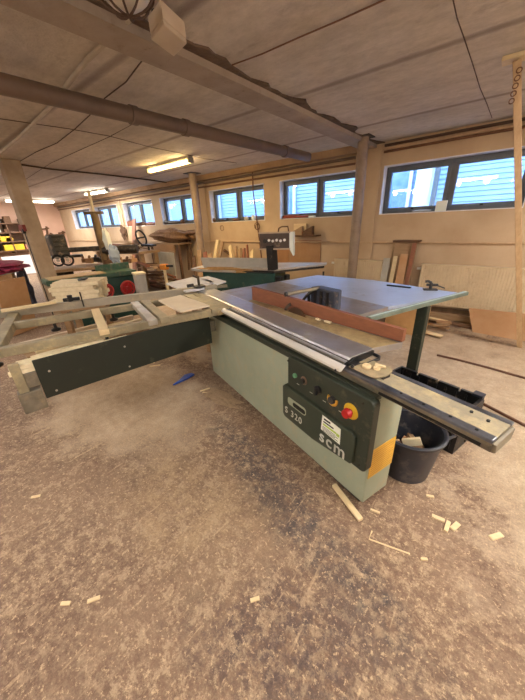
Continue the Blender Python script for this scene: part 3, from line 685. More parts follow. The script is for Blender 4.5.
S('arm_upright', olive_m, MM().hull8([(*ab(-.09,.01),.58),(*ab(-.05,.01),.58),(*ab(-.05,.05),.58),(*ab(-.09,.05),.58),(*ab(-.09,.01),.775),(*ab(-.05,.01),.775),(*ab(-.05,.05),.775),(*ab(-.09,.05),.775)]), arm, bevel=.003)
for t, z in ((.05,.68),(.05,.535),(.42,.70),(.42,.535)):
    x, y = ab(t, -.004); x2, y2 = ab(t, .0)
    S('plate_screw', alu_m, MM().cyl((x,y,z),(x2,y2,z),.007,n=12), arm)
# crosscut fence (angled)
fA = mat_(-20,312.5,.875); fB = mat_(217,285,.875)
d = (fB-fA).normalized(); nn2 = Vector((-d.y, d.x, 0))
fc = MM(); w_ = nn2*-.06; z_ = Vector((0,0,-.072))
fc.hull8([fA+z_, fB+z_, fB+w_*-1+z_, fA+w_*-1+z_, fA, fB, fB+w_*-1, fA+w_*-1])
fco = S('crosscut_fence', fence_m, fc, bevel=.003, label='long grey aluminium crosscut fence')
S('fence_tip', grime_m, MM().hull8([fB+Vector((0,0,-.04)), fB+d*.12+Vector((0,0,-.04)), fB+d*.12+nn2*.03+Vector((0,0,-.04)), fB+nn2*.03+Vector((0,0,-.04)), fB+Vector((0,0,-.01)), fB+d*.12+Vector((0,0,-.01)), fB+d*.12+nn2*.03+Vector((0,0,-.01)), fB+nn2*.03+Vector((0,0,-.01))]), fco, bevel=.003)
def onf(x, y, z=.875):
    p = mat_(x, y, z); t = (p-fA).dot(d); return fA + d*t
p = onf(84, 298)
S('stop', steeld_m, MM().bar(p+Vector((0,0,-.055))-nn2*.006, p+Vector((0,0,.085))-nn2*.006, .03, .012, (0,1,0)), fco, bevel=.002)
S('stop_knob', black_m, MM().bar(p+nn2*.03+d*-.02+Vector((0,0,.02)), p+nn2*.03-d*.16+Vector((0,0,.02)), .03, .03).cyl(p-d*.1+nn2*.03+Vector((0,0,.0)), p-d*.1+nn2*.03+Vector((0,0,.06)), .022, n=12), fco, bevel=.003)
p = onf(200, 288)
S('flip_stop', steeld_m, MM().box(p.x-.05, p.x+.05, p.y-.05, p.y+.06, p.z, p.z+.02).cyl((p.x+.01,p.y,p.z),(p.x+.01,p.y,p.z+.12),.014).cyl((p.x+.01,p.y,p.z+.1),(p.x-.06,p.y-.03,p.z+.12),.01), fco, bevel=.002)
S('flip_stop_knob', black_m, MM().cyl((p.x-.0,p.y-.06,p.z+.03),(p.x,p.y-.13,p.z+.03),.018), fco, smooth=True)
# rip fence: dark holder + bar
# ---- loose things on the saw -------------------------------------------------
def mthing_box(name, cat, label, m_, poly, z0, z1, bevel=.003, group=None):
    return MM().prism(poly, z0, z1).build(name, m_, bevel=bevel, label=label, cat=cat, group=group)
F0 = Vector((-1.626,.298)); F1 = Vector((-.187,.437)); dv = (F1-F0).normalized(); nv = Vector((-dv.y,dv.x))
fb = MM(); q = [F0, F1, F1+nv*.035, F0+nv*.035]
fb.hull8([(*q[0],.8425),(*q[1],.8425),(*q[2],.8425),(*q[3],.8425),(*q[0],.963),(*q[1],.916),(*q[2],.916),(*q[3],.963)])
fb.build('fence_board', brown_m, bevel=.002, label='long red-brown board standing on edge as fence on the saw table', cat='board')
for i, (x, y, w, h, an) in enumerate(((304,313.5,.05,.018,.2),(318,320,.045,.02,-.2),(328,322.5,.055,.02,.1))):
    p = mat_(x, y, .842); T = MT @ Matrix.Translation((p.x,min(p.y, .275+(p.x+1.63)*.0965),.8415)) @ Matrix.Rotation(an,4,'Z')
    MB(T).box(-w/2,w/2,-.01,.01,0,.012).build('wood_offcut', cream_m, bevel=.002, cat='offcut', label=('pale little offcut lying by the saw blade','middle of the pale offcuts along the fence board, slightly turned','pale offcut along the fence board nearest the camera')[i], group='offcuts on the saw table')
# dark pusher block with steel bar on the board
hp_ = mat_(326, 305, .84)
rt = thing('rip_fence', MT @ Vector((hp_.x, hp_.y, .84)), MANG, 'blue-grey rip fence block with a round steel bar behind the red-brown board', 'fence')
c0 = mat_(312,306,.84); c1 = mat_(340,308,.84)
c0 = Vector((-1.05,.50)); c1 = Vector((-.72,.49))
bk = MM(); bk.prism([(-1.13,.575),(-.86,.575),(-.84,.60),(-.88,.68),(-1.11,.68)], .8405, 1.0); bk.build('block', mat('slate_plastic', (58,66,80), .4, col2=(42,48,60), dust=.1), rt, bevel=.012)
for k in range(3): MM().box(-1.08+k*.07,-1.055+k*.07,.566,.5745,.86,.985).build('block_rib', black_m, rt)
MM().tube([(-1.17,.60,.842),(-1.17,.59,.93),(-1.10,.58,.985)], .014, 8).build('bracket', black_m, rt, smooth=True)
MM().tube([(-1.20,.52,.842),(-1.16,.56,.92),(-1.06,.575,.985)], .012, 8).build('bracket', black_m, rt, smooth=True)
MM().cyl((-1.06,.27,.995), (-1.06,.60,.995), .015, n=14).build('steel_bar', grime_m, rt, smooth=True)
MM().cyl((-1.06,.262,.995), (-1.06,.275,.995), .018, n=14).build('bar_cap', black_m, rt, smooth=True)

# black slide strip and little clamp on extension table
pa = at(387,285,.846); pb = at(411,287.5,.846)
MB().bar(pa, pb, .03, .012).build('steel_strip', black_m, label='narrow black strip lying on the far edge of the blue-lit table', cat='strip', bevel=.002)
tc_ = at(430,290,.84)
tg = thing('toggle_clamp', tc_, .4, 'small black toggle clamp on the far corner of the blue-lit table', 'clamp'); T = wm(tg)
MB(T).box(-.06,.06,-.03,.03,0,.012).build('clamp_base', black_m, tg, bevel=.002)
MB(T).cyl((0,0,.012),(0,0,.07),.014).cyl((-.04,0,.05),(.06,0,.05),.012).build('clamp_body', black_m, tg, smooth=True)
MB(T).tube([(0,0,.07),(-.03,0,.085),(-.055,.0,.08)], .012, 8).tube([(.03,.0,.05),(.09,.02,.03),(.13,.02,.015)], .006, 8).build('clamp_lever', black_m, tg, smooth=True)
# wooden knobs on the rail shelf
for i, (a, b, r, h) in enumerate(((-.125,.06,.021,.018),(-.085,.085,.016,.014))):
    MM().lathe([(r*.9,0),(r,.004),(r,h-.004),(r*.85,h),(r*.4,h),(r*.38,h-.004)], (a,b,.822), 20).build('wooden_disc', pine_m, smooth=True, cat='disc', label=('larger round wooden disc on the small shelf at the end of the sliding table','smaller round wooden disc on the small shelf at the end of the sliding table')[i])
MM().extr([(-.12,.12,.823),(-.07,.135,.823),(-.06,.12,.823),(-.11,.10,.823)], [(-.12,.12,.834),(-.07,.135,.833),(-.06,.12,.833),(-.11,.10,.834)]).build('wood_chip', pine_m, cat='offcut', label='small split of wood beside the wooden discs on the rail shelf')
# boards on the outrigger
mthing_box('board', 'board', 'pale pinkish board lying on the outrigger frame next to the sliding table', mat('pink_white_board', (220,206,184), .6, col2=(204,188,166), scale=4), [skew(-2.12,-.44), skew(-1.60,-.40), skew(-1.62,-.13), skew(-2.2,-.20)], .85, .866)
wp = [at(156,295,.9), at(180,304,.9)]
for i, (p_, lbl) in enumerate(((((166,283),(192,277),(214,281),(203,288.5),(186,291)), 'big white board lying beyond the crosscut fence, left of its pair'), (((197,278),(208,276),(226,281),(216,284)), 'narrow white board lying beyond the crosscut fence, right of its pair'))):
    P3 = [at(x, y, .865) for x, y in p_]; MB().prism([(p.x,p.y) for p in P3], .846, .865).build('board', white_m, label=lbl, cat='board', bevel=.002)
# stand that carries those boards (roller table behind)
P3 = [at(x, y, .845) for x, y in ((170,284),(190,278.5),(217,282),(205,286.5),(186,289))]
ws = thing('side_workbench', (P3[1].x, P3[1].y, 0), 0, 'low bench under the white boards behind the crosscut fence', 'workbench')
cx = sum(p.x for p in P3)/5; cy = sum(p.y for p in P3)/5
MB().prism([(cx+(p.x-cx)*.93, cy+(p.y-cy)*.93) for p in P3], .80, .844).build('bench_top', oak_m, ws)
for p in P3[:4]: MB().box(cx+(p.x-cx)*.8-.03, cx+(p.x-cx)*.8+.03, cy+(p.y-cy)*.8-.03, cy+(p.y-cy)*.8+.03, 0, .80).build('leg', oak_m, ws)
# board lying on the crosscut fence, left
a0 = at(1,311,.9); a1 = at(56,302,.9)
MB().bar(a0, a1, .045, .022).build('strip_of_wood', pine_m, bevel=.002, label='long pale strip lying on top of the crosscut fence at the left edge', cat='strip')
# slats resting on the support arm behind the dark plate
for i in range(7):
    off = .034 + (i % 4)*.037; z = .7005 + (i//4)*.030 ; l0 = -.10 + (i*37 % 7)*.008; l1 = .46 - (i*53 % 5)*.04
    a = ab(l0, off); b = ab(l1, off)
    MM().bar((*a, z+.055 if False else z+.014), (*b, z+.014), .032, .026).build('slat', cream_m, bevel=.002, cat='slat', group='slats on the support arm', label='pale planed slat in the small bundle lying on the saw support arm')

# ================================================================== LUMBER BEHIND THE SAW
def hz(px, py, P):          # height of the photo point above the ground point P
    d = ray(px, py); return CH + d.z*(math.hypot(P[0],P[1])/math.hypot(d.x,d.y))
def frame2(A, B):           # local frame along A->B
    A = Vector((A[0],A[1],0)); B = Vector((B[0],B[1],0)); d = (B-A); rz = math.atan2(d.y, d.x)
    return A, rz, d.length, Matrix.Translation(A) @ Matrix.Rotation(rz, 4, 'Z')
# stack of planed planks on a trestle
A, rz, L, T = frame2(at(49,284,.97), at(94,281,.97))
tk = thing('trestle', A, rz, 'low trestle carrying the cream plank stack, mostly hidden behind the crosscut fence', 'trestle'); TT = wm(tk)
MB(TT).box(-.05, L+.05, .0, .34, .645, .69).build('trestle_top', oak_m, tk)
for x in (.05, L-.05):
    for y in (.04, .3): MB(TT).box(x-.03, x+.03, y-.03, y+.03, 0, .645).build('leg', oak_m, tk)
r_ = random.Random(3)
for k in range(6):
    for j in range(3):
        o = r_.uniform(-.06, .03); e = r_.uniform(-.03,.04)
        MB(TT).box(o, L+e, .005+j*.113, .112+j*.113, .691+k*.046, .691+k*.046+.043).build('plank', cream_m, bevel=.003, cat='plank', group='cream planks stacked on the trestle', label='cream planed plank in the stack between the crosscut fence and the red handwheels')
MB(TT).box(L*.55, L*.72, .1, .2, .969, .99).build('black_block', black_m, cat='block', label='small black block on top of the cream plank stack', bevel=.005)
# long boards lying low under the outrigger
A, rz, L, T = frame2(at(24,352,.42), at(150,318,.42))
tk2 = thing('pallet', A, rz, 'wooden pallet with boards lying on the floor under the outrigger frame', 'pallet'); TT = wm(tk2)
for x in (.1, L/2, L-.1): MB(TT).box(x-.04, x+.04, -.05, .60, 0, .3).build('bearer', oak_m, tk2)
for i in range(4): MB(TT).box(.02, L-.02, -.04+i*.16, .07+i*.16, .3, .322).build('deck_board', oak_m, tk2)
r_ = random.Random(9)
for i in range(6):
    y = -.02+i*.095; a = r_.uniform(-.04,.12); b = L-r_.uniform(0,.3); w = r_.choice((.05,.07,.08))
    MB(TT).box(a, b, y, y+w, .323, .323+r_.choice((.03,.045,.06))).build('long_board', (cream_m, pine_m, mat('pink_white_board', (220,206,184)))[i % 3], bevel=.003, cat='board', group='boards on the pallet under the outrigger', label='pale board lying on the pallet under the outrigger frame')
# tan sheet standing at the left
A, rz, L, T = frame2(at(-12,283,.85), at(19,277,.85))
MB(T @ Matrix.Rotation(.12, 4, 'X')).box(0, L, 0, .02, 0, .86).build('tan_sheet', mdf_m, label='tan board standing on edge at the left edge behind the outrigger', cat='board')
MB(T).box(.02, L, .12, .15, .80, .90).build('batten', oak_m, label='wooden batten along the top of the tan board at the left', cat='batten')

# left bench with cloth
A, rz, L, T = frame2(at(-10,279,.8), at(36,268,.8))
A2 = Vector(at(-8,272,.8))
wbn = thing('workbench', A, rz, 'cluttered workbench at the left before the shelves', 'workbench'); TT = wm(wbn)
MB(TT).box(-.2, L, .35, 1.6, .74, .80).build('bench_top', greyp_m, wbn, bevel=.005)
for x in (-.1, L-.1):
    for y in (.45, 1.5): MB(TT).box(x-.04, x+.04, y-.04, y+.04, 0, .74).build('leg', oak_m, wbn)
MB().blob(Vector(at(3,271,.86))+Vector((0,0,.07)), .34, .34, .11, 3, .25).build('magenta_cloth', mag_m, smooth=True, label='crumpled magenta cloth on the cluttered left workbench', cat='cloth')
MB(TT).blob((.95,.75,.875), .2, .14, .07, 5, .2).build('white_cup_pile', white_l, smooth=True, label='crumpled white bag on the left workbench', cat='bag')
for i in range(6):
    x = .55+i*.13; MB(TT).box(x, x+.10, .45+.08*(i % 3), .6+.08*(i % 2), .801, .85+.03*(i % 3)).build('tool_box', (black_m, steeld_m, blackd_m)[i % 3], bevel=.01, cat='box', group='small dark boxes on the left workbench', label='small dark box among others on the cluttered left workbench')
MB().blob(at(27,288,.42), .10, .10, .42, 8, .2).build('work_trousers', bluec_m, smooth=True, label='blue-grey cloth hanging between the tan board and the concrete column', cat='cloth')

# shelves on far left wall
SX = -14.9
def P_x(px, py, X=SX): return atx(px, py, X)
sA = P_x(-6,218); sB = P_x(33,250)
y0, y1 = P_x(-6,240,SX+.3).y, P_x(29,240,SX+.3).y
zt, zb = P_x(12,214,SX+.3).z, P_x(12,251,SX+.3).z
sh = thing('shelf_unit', (SX, (y0+y1)/2, zb), 0, 'wide dark shelf unit full of boxes on the far left wall', 'shelf')
for z in [zb+(zt-zb)*k/4 for k in range(4)]: MB().box(XL+.01, SX+.3, y0, y1, z-.02, z+.015).build('shelf_board', dwood_m, sh)
for y in (y0, (y0+y1)/2, y1): MB().box(XL+.01, SX+.26, y-.02, y+.02, zb-.1, zt-.15).build('shelf_side', dwood_m, sh)
def shelf_item(k, y, w, h, m_, nm, lb, ct_, **kw):
    z = zb+(zt-zb)*k/4+.016; MB().box(SX-.05, SX+.22, y, y+w, z, z+h).build(nm, m_, bevel=.01, label=lb, cat=ct_, **kw)
S_ = (zt-zb)/4
yl = P_x(4,245,SX+.3).y
shelf_item(0, P_x(4,245,SX+.3).y, .62, S_*.68, yel_m, 'yellow_box', 'big yellow box on the lowest shelf of the far left shelf unit', 'box')
shelf_item(0, P_x(4,245,SX+.3).y+.68, .5, S_*.6, pink_m, 'pink_box', 'pink box beside the yellow box on the lowest shelf', 'box')
shelf_item(1, P_x(0,236,SX+.3).y, .3, S_*.6, yel_m, 'yellow_canister', 'left of the two small yellow boxes on the second lowest shelf', 'box')
shelf_item(1, P_x(5,236,SX+.3).y, .22, S_*.45, yel_m, 'yellow_canister', 'right of the two small yellow boxes on the second lowest shelf', 'box')
r_ = random.Random(4)
for k in (1,2,3):
    y = y0+.15 + (.95 if k == 1 else 0)
    while y < y1-.3:
        w = r_.uniform(.12,.3); h = S_*r_.uniform(.35,.85)
        shelf_item(k, y, w, h, r_.choice((dwood_m, steeld_m, cardb_m, greyp_m, rust_m)), 'storage_box', 'small dusty box or tool on the upper shelves of the far left shelf unit', 'box', group='small boxes on the far shelf unit'); y += w+r_.uniform(.03,.2)
# white panel under the shelves
pw0, pw1 = P_x(1,255,SX+.5), P_x(31,262,SX+.5)
MB().box(SX+.3, SX+.36, y0, y1+.2, 0, zb-.18).build('foam_board', white_m, label='white panel standing under the far left shelf unit', cat='panel')
# tools on the far wall
for i, (px, py, h) in enumerate(((36,228,.3),(46,233,.5),(50,238,.4),(72,233,.5),(62,236,.4))):
    p = atx(px, py, XL+.02)
    MB().bar(p+Vector((.02,0,-h/2)), p+Vector((.02,.08,h/2)), .07, .05, (1,0,0)).tube([p+Vector((.03,-.12,h*.3)), p+Vector((.03,.15,h*.36))], .03, 6).build('hanging_tool', dwood_m, cat='tool', group='tools hanging on the far wall', label='small dark tool hanging on the pinkish far wall')

# ================================================================== LEFT MACHINES
# jointer with long green bed and red handwheels
A, rz, L, T = frame2(at(65,279,.82), at(136,269.5,.82))
jn = thing('jointer', A, rz, 'long green planing machine with two red handwheels behind the plank stack', 'machine'); T = wm(jn)
MB(T).box(-.25, L, 0, .42, .74, .82).build('bed', tealb_m, jn, bevel=.01)
MB(T).box(-.2, L*.55, .01, .38, .8205, .835).build('bed_table', mat('tan_bed', (196,168,124), .6, dust=.3), jn)
MB(T).box(L*.5, L+.02, .34, .38, .82, .93).build('guide_fence', tealb_m, jn, bevel=.005)
MB(T).box(L*.42, L-.06, .03, .4, .0, .74).build('body', teal_m, jn, bevel=.02)
MB(T).box(.0, .25, .05, .38, .0, .74).build('foot', teal_m, jn, bevel=.02)
for i, (px, py) in enumerate(((106,291),(128,288))):
    # on the front plane of the body
    n_ = Matrix.Rotation(rz, 3, 'Z') @ Vector((0,-1,0)); A0_ = Vector((A.x,A.y,0))
    dd = ray(px, py); t = ((A0_+n_*.05-CAM).dot(n_))/dd.dot(n_); c = CAM+dd*t
    hw = MB().torus(c, .115, .016, n_, 28, 8).build('handwheel', redw_m, jn, smooth=True)
    s = MB().cyl(c-n_*.05, c+n_*.02, .028, n=14)
    e1_ = n_.cross(Vector((0,0,1))).normalized()
    for k in range(4):
        a = k*PI/2+.4; v = e1_*math.cos(a)+Vector((0,0,1))*math.sin(a); s.bar(c, c+v*.11, .022, .014, n_)
    s.build('spokes', redw_m, hw)
    MB().cyl(c-n_*.045, c-n_*.04, .10, n=24).build('wheel_disc', red_m, hw)
# grey-green cabinet at its near end
A_, rz_, L_2, T_ = frame2(at(139,292,.5), at(152,290,.5))
gc = thing('side_cabinet', A_, rz_, 'small grey cabinet beside the green machine with red handwheels', 'cabinet'); T_ = wm(gc)
zt_ = hz(139, 275, A_)
MB(T_).box(0, L_2*.75, 0, .22, 0, zt_).build('cabinet_body', greyp_m, gc, bevel=.01)
MB(T_).box(-.01, L_2*.75+.01, -.01, .23, zt_, zt_+.03).build('cabinet_top', cream_m, gc, bevel=.005)

# radial arm saw: column, arm, motor, pulleys
cP = at(106, 262, .85)
ras = thing('radial_arm_saw', (cP.x, cP.y, .0), 0, 'old dark radial arm saw with tall column, long arm and motor at the far left', 'machine')
cb = Vector((cP.x, cP.y, 0))
ztop = hz(94, 213, cb); zarm = hz(103, 248, cb)
MB().cyl(cb+Vector((0,0,.3)), cb+Vector((0,0,ztop)), .075, n=18).build('column', mat('ochre_steel', (140,116,76), .5, col2=(96,76,50)), ras, smooth=True)
MB().bar(cb+Vector((-.14,-.12,ztop)), cb+Vector((.14,.12,ztop)), .1, .05).build('top_crank', mat('ochre_steel', (140,116,76)), ras, bevel=.01)
MB().cyl(cb+Vector((0,0,ztop)), cb+Vector((0,0,ztop+.4)), .03, n=12).build('spindle', cream_m, ras, smooth=True)
dm = math.hypot(cb.x, cb.y)
def atd(px, py, k=1.0):     # point of the photo at k times the column's distance
    d = ray(px, py); t = dm*k/math.hypot(d.x, d.y); return CAM + d*t
aL, aR = atd(58, 250.5, 1.03), atd(137, 247, .97)
aL.z = aR.z = zarm
MB().bar(aL, cb+Vector((0,0,zarm)), .1, .09).build('arm', steeld_m, ras, bevel=.01)
MB().cyl(cb+Vector((0,0,zarm-.05)), aR+Vector((0,0,-.05)), .09, n=20).build('motor_barrel', steeld_m, ras, smooth=True)
m0 = atd(57.5, 246, 1.03)
mo = MB(); mo.box(m0.x-.16, m0.x+.16, m0.y-.15, m0.y+.15, m0.z-.22, m0.z+.22); mo.build('motor', mat('motor_paint', (74,72,64), .5, col2=(50,50,46), dust=.2), ras, bevel=.05)
mf = MB()
for k in range(5): mf.box(m0.x+.16, m0.x+.175, m0.y-.12, m0.y+.12, m0.z-.2+k*.09, m0.z-.17+k*.09)
mf.build('motor_fin', steeld_m, ras)
vd = Vector((-m0.x, -m0.y, 0)).normalized()
for (px, py) in ((58,260.5),(67.5,260)):
    c = atd(px, py, 1.0)
    MB().torus(c, .10, .02, vd, 24, 8).build('pulley', black_m, ras, smooth=True)
    MB().cyl(c-vd*.02, c+vd*.02, .035, n=16).build('hub', alu_m, ras, smooth=True)
    MB().torus(c, .06, .01, vd, 20, 6).build('inner_ring', alu_m, ras, smooth=True)
b0 = atd(48,257,1.05); b1 = atd(82,256,1.03); b0.z = b1.z = (b0.z+b1.z)/2
MB().bar(b0, b1, .25, .05).build('carriage', steeld_m, ras, bevel=.01)
tb0 = atd(48,268,1.02); tb1 = atd(112,266,1.0); zt2 = .78
MB().bar(Vector((tb0.x,tb0.y,zt2)), Vector((tb1.x,tb1.y,zt2)), .8, .05).build('saw_table', oak_m, ras, bevel=.005)
for t in (.1,.9):
    p = tb0.lerp(tb1, t); MB().box(p.x-.05,p.x+.05,p.y-.3,p.y+.3,0,zt2-.03).build('leg', steeld_m, ras)
MB().box(cb.x-.25, cb.x+.25, cb.y-.25, cb.y+.25, .0, .72).build('base', teal_m, ras, bevel=.02)
# film bag on the jointer end
fp = at(116, 263, .86)
MB().blob((fp.x, fp.y, fp.z+.16), .10, .10, .17, 2, .22).build('plastic_bag', film_m, smooth=True, label='crumpled pale blue plastic bag standing at the end of the green machine', cat='bag')
fp2 = atd(107, 240, .94)
MB().blob(fp2, .07, .07, .22, 4, .15).build('plastic_tube_bag', white_l, smooth=True, label='white plastic sleeve hanging from the column of the radial arm saw', cat='bag')
# items on the machine table (small clutter)
r_ = random.Random(11)
for i in range(9):
    px = 84+i*6.2; py = 262.5+.8*math.sin(i*2)
    p = at(px, py, .84); w = r_.uniform(.05,.11); h = r_.uniform(.03,.12); T_ = Matrix.Translation((p.x,p.y,.84)) @ Matrix.Rotation(r_.uniform(0,3),4,'Z')
    MB(T_).box(-w,w,-.04,.04,0,h).cyl((0,0,h),(.03,0,h+.05),.025).build('machine_fitting', r_.choice((steeld_m, dwood_m, steeld_m, cardb_m)), bevel=.008, cat='fitting', group='metal fittings behind the green machine', label='small dark metal fitting lying behind the long green machine')

# ================================================================== FAR CLUTTER BY THE WALL
def leaning(name, px0, py0, px1, py1, Y, w, m_, label, cat, dy=.25, t=.03):
    a = aty(px0, py0, Y-dy); b = aty(px1, py1, Y); a.z = .01
    return MB().bar(a, b, w, t, (0,1,0)).build(name, m_, bevel=.003, label=label, cat=cat)
leaning('leaning_board', 131,262, 134,219, 5.2, .22, brown_m, 'tall red-brown board leaning by the window behind the black chair', 'board', .5)
leaning('leaning_board', 138,262, 136,240, 4.72, .28, dwood_m, 'dark wide board leaning behind the black chair, below the tall red-brown one', 'board', .06)
# black plastic chair on the pile
CY_ = 4.4
cc_ = aty(145, 240, CY_)
ch = thing('office_chair', (cc_.x, CY_, cc_.z-.22), .5, 'black plastic chair with an open oval back on top of the far workbench', 'chair'); T = wm(ch) @ Matrix.Scale(.66, 4)
bk = MB(T); ring = []
for k in range(25):
    t = 2*PI*k/24; ring.append((-.15+.20*math.cos(t)*.9-.10*math.sin(t), .0, .42+.27*math.sin(t)+.05*math.cos(t)))
bk.tube(ring, .035, 8, False); bk.tube([(-.32,0,.4),(.05,0,.45)], .03, 8).build('backrest', black_m, ch, smooth=True)
MB(T).hull8([(-.12,-.22,.12),(.35,-.22,.08),(.35,.22,.08),(-.12,.22,.12),(-.12,-.22,.2),(.35,-.22,.15),(.35,.22,.15),(-.12,.22,.2)]).build('seat', black_m, ch, bevel=.03)
MB(T).cyl((.1,0,-.05),(.1,0,.1),.04).build('column', steeld_m, ch)
# far workbench under chair
p0 = aty(112,262,4.5); p1 = aty(158,258,4.5)
zb_ = cc_.z-.255
fw = thing('far_workbench', ((p0.x+p1.x)/2, 4.4, 0), 0, 'wooden workbench heaped with wood below the black chair', 'workbench')
MB().box(p0.x, p1.x, 4.0, 4.6, zb_-.06, zb_).build('bench_top', oak_m, fw)
for x in (p0.x+.1, p1.x-.1):
    for y in (4.1, 4.5): MB().box(x-.05, x+.05, y-.05, y+.05, 0, zb_-.06).build('leg', oak_m, fw)
r_ = random.Random(21)
def woodpile(n, xa, xb, ya, yb, z0, z1, mats, label, group, lmin=.4, lmax=1.0, name='wood_piece', w=(.04,.12)):
    for i in range(n):
        l = r_.uniform(lmin, lmax); a = r_.uniform(-.6,.6); zc = z0+.03+(z1-z0)*(i/n)
        c = Vector((r_.uniform(xa,xb), r_.uniform(ya,yb), zc)); v = Vector((math.cos(a), math.sin(a)*.5, r_.uniform(-.08,.08)))*l/2
        MB().bar(c-v, c+v, r_.uniform(*w), r_.uniform(.02,.05)).build(name, r_.choice(mats), bevel=.003, cat='wood', group=group, label=label)
woodpile(16, p0.x+.5, p1.x-.4, 4.15, 4.6, zb_, zb_+.12, (oak_m, pine_m, dwood_m, brown_m), 'rough piece of wood in the heap on the far workbench', 'wood heaped on the far workbench')
q0 = at(143,284,.15); q1 = at(176,283,.15)
q0 = aty(143,275,4.3); q1 = aty(174,275,4.3)
woodpile(26, q0.x+.2, q1.x, 4.0, 4.4, .0, .66, (dwood_m, oak_m, dwood_m, brown_m), 'rough brown piece in the tangled firewood heap under the middle windows', 'firewood heap under the middle windows', .5, 1.1, 'firewood', (.05,.14))
# white board and wooden frame standing in front of wall
leaning('pale_sheet', 163,263, 163,252, 4.7, .95, greyp_m, 'pale panel leaning behind the orange tool, below the wall shelf', 'panel', .05)
a = aty(172,282,4.7); b = aty(172,251,4.8)
MB().bar(a, b, .22, .04, (0,1,0)).build('plank_upright', oak_m, label='upright wooden plank right of the pale panel under the wall shelf', cat='plank', bevel=.003)
# table bundle on wall shelf with leg
sa, sb = aty(157,243,WY-.25), aty(186,243,WY-.25)
ws2 = thing('wall_table', ((sa.x+sb.x)/2, WY-.25, 0), 0, 'narrow wooden wall table with a heap of brown sacks on top', 'table')
MB().box(sa.x, sb.x, WY-.5, WY-.04, sa.z-.02, sa.z+.02).build('table_top', oak_m, ws2)
MB().box(sa.x+.2, sb.x-.2, WY-.5, WY-.47, sa.z-.2, sa.z-.02).build('apron', cardb_m, ws2)
for x in (sa.x+.05, sb.x-.05): MB().box(x-.03, x+.03, WY-.5, WY-.44, 0, sa.z-.02).build('leg', dwood_m, ws2)
MB().blob(((sa.x+sb.x)/2+.1, WY-.28, sa.z+.20), .85, .2, .17, 6, .22).build('brown_sack', mat('jute', (150,116,84), .9, col2=(110,80,56), scale=14, bump=.8), smooth=True, label='heap of brown sacking lying on the narrow wall table', cat='sack')
# orange tool on a white pole
op = aty(164,267,3.9)
ot = thing('orange_clamp', (op.x, 3.9, 0), 0, 'orange tool head on a pale pole before the firewood heap', 'tool')
MB().bar((op.x-.1,3.9,op.z), (op.x+.12,3.9,op.z+.01), .12, .13).build('head', orange_m, ot, bevel=.03)
MB().bar((op.x+.1,3.9,op.z+.03), (op.x+.34,3.9,op.z+.04), .04, .05).build('grip', black_m, ot, bevel=.01)
MB().bar((op.x,3.9,0), (op.x,3.9,op.z-.05), .05, .05).build('pole', cream_m, ot)
# boards round the left post
for i, (px, w) in enumerate(((199,.14),(205,.12),(210,.13),(194,.1))):
    a = aty(px+2, 283, 4.42); b = aty(px, 250+i*2, 4.66); a.z = .01
    MB().bar(a, b, w, .03, (0,1,0)).build('leaning_board', (oak_m, brown_m, oak_m, dwood_m)[i], bevel=.003, cat='board', label='brown board leaning at the foot of the round post by the middle windows', group='boards at the foot of the post')
MB().torus(aty(187,236,WY-.05), .08, .02, (0,1,0)).build('hanging_belt', black_m, smooth=True, label='small black belt loop hanging left of the round post', cat='belt')
for i, (px, h) in enumerate(((189,262),(192,264))): 
    MB().bar(aty(px,270,5.0), aty(px-2,240,WY-.06), .05, .03, (0,1,0)).build('wall_batten', dwood_m, cat='batten', label='thin dark batten leaning at the wall left of the round post', group='battens by the post')
# wooden rack items behind the centre machine
rk0 = aty(214,258,4.95)
for i, (xa, ya, xb, yb, w, m_) in enumerate(((214,262,218,240,.1,pine_m),(219,262,223,242,.05,oak_m),(224,250,232,256,.05,dwood_m),(232,262,230,246,.09,pine_m),(236,262,236,247,.06,oak_m),(240,262,240,249,.08,oak_m),(244,262,244,249,.08,brown_m),(248,262,247,245,.04,brown_m),(252,262,252,251,.12,pine_m))):
    a = aty(xa,ya,4.9); b = aty(xb,yb,5.1)
    MB().bar(a, b, w, .04, (0,1,0)).build('short_offcut', m_, bevel=.003, cat='offcut', group='upright offcuts on the rack behind the centre machine', label='short upright offcut on the rack behind the white panel of the centre machine')
ra0 = aty(214,262,4.9); ra1 = aty(262,262,4.9)
rk = thing('offcut_rack', ((ra0.x+ra1.x)/2, 4.9, 0), 0, 'low wooden rack by the wall behind the centre machine', 'rack')
MB().box(ra0.x, ra1.x, 4.75, 5.2, ra0.z-.05, ra0.z-.01).build('rack_top', oak_m, rk)
for x in (ra0.x+.05, ra1.x-.05): MB().box(x-.04, x+.04, 4.8, 4.88, 0, ra0.z-.05).build('leg', oak_m, rk)
# brown panels on the wall behind the control box
def wallrect(name, x0, y0, x1, y1, Y, t, m_, label, cat):
    a = aty(x0, y1, Y); b = aty(x1, y0, Y)
    return MB().box(min(a.x,b.x), max(a.x,b.x), Y, Y+t, min(a.z,b.z), max(a.z,b.z)).build(name, m_, label=label, cat=cat, bevel=.002)
wallrect('hardboard_sheet', 289,240, 321,265, WY-.019, .018, cardb_m, 'square brown panel against the wall right of the control box', 'panel')
wallrect('hardboard_sheet', 274,247, 288.7,270, WY-.019, .018, mat('brown_ply', (166,120,78), .7), 'lower brown panel against the wall behind the control box', 'panel')
wsb = aty(292,236,WY-.12); wse = aty(318,238,WY-.12)
w3 = thing('wall_shelf', ((wsb.x+wse.x)/2, WY-.1, wsb.z), 0, 'small wooden wall shelf above the square brown panel', 'shelf')
MB().box(wsb.x, wse.x, WY-.2, WY-.002, wsb.z-.01, wsb.z+.015).build('shelf_board', dwood_m, w3)
MB().box(wsb.x, wse.x-.3, WY-.06, WY-.03, wsb.z+.02, wsb.z+.22).build('back_board', pine_m, w3)
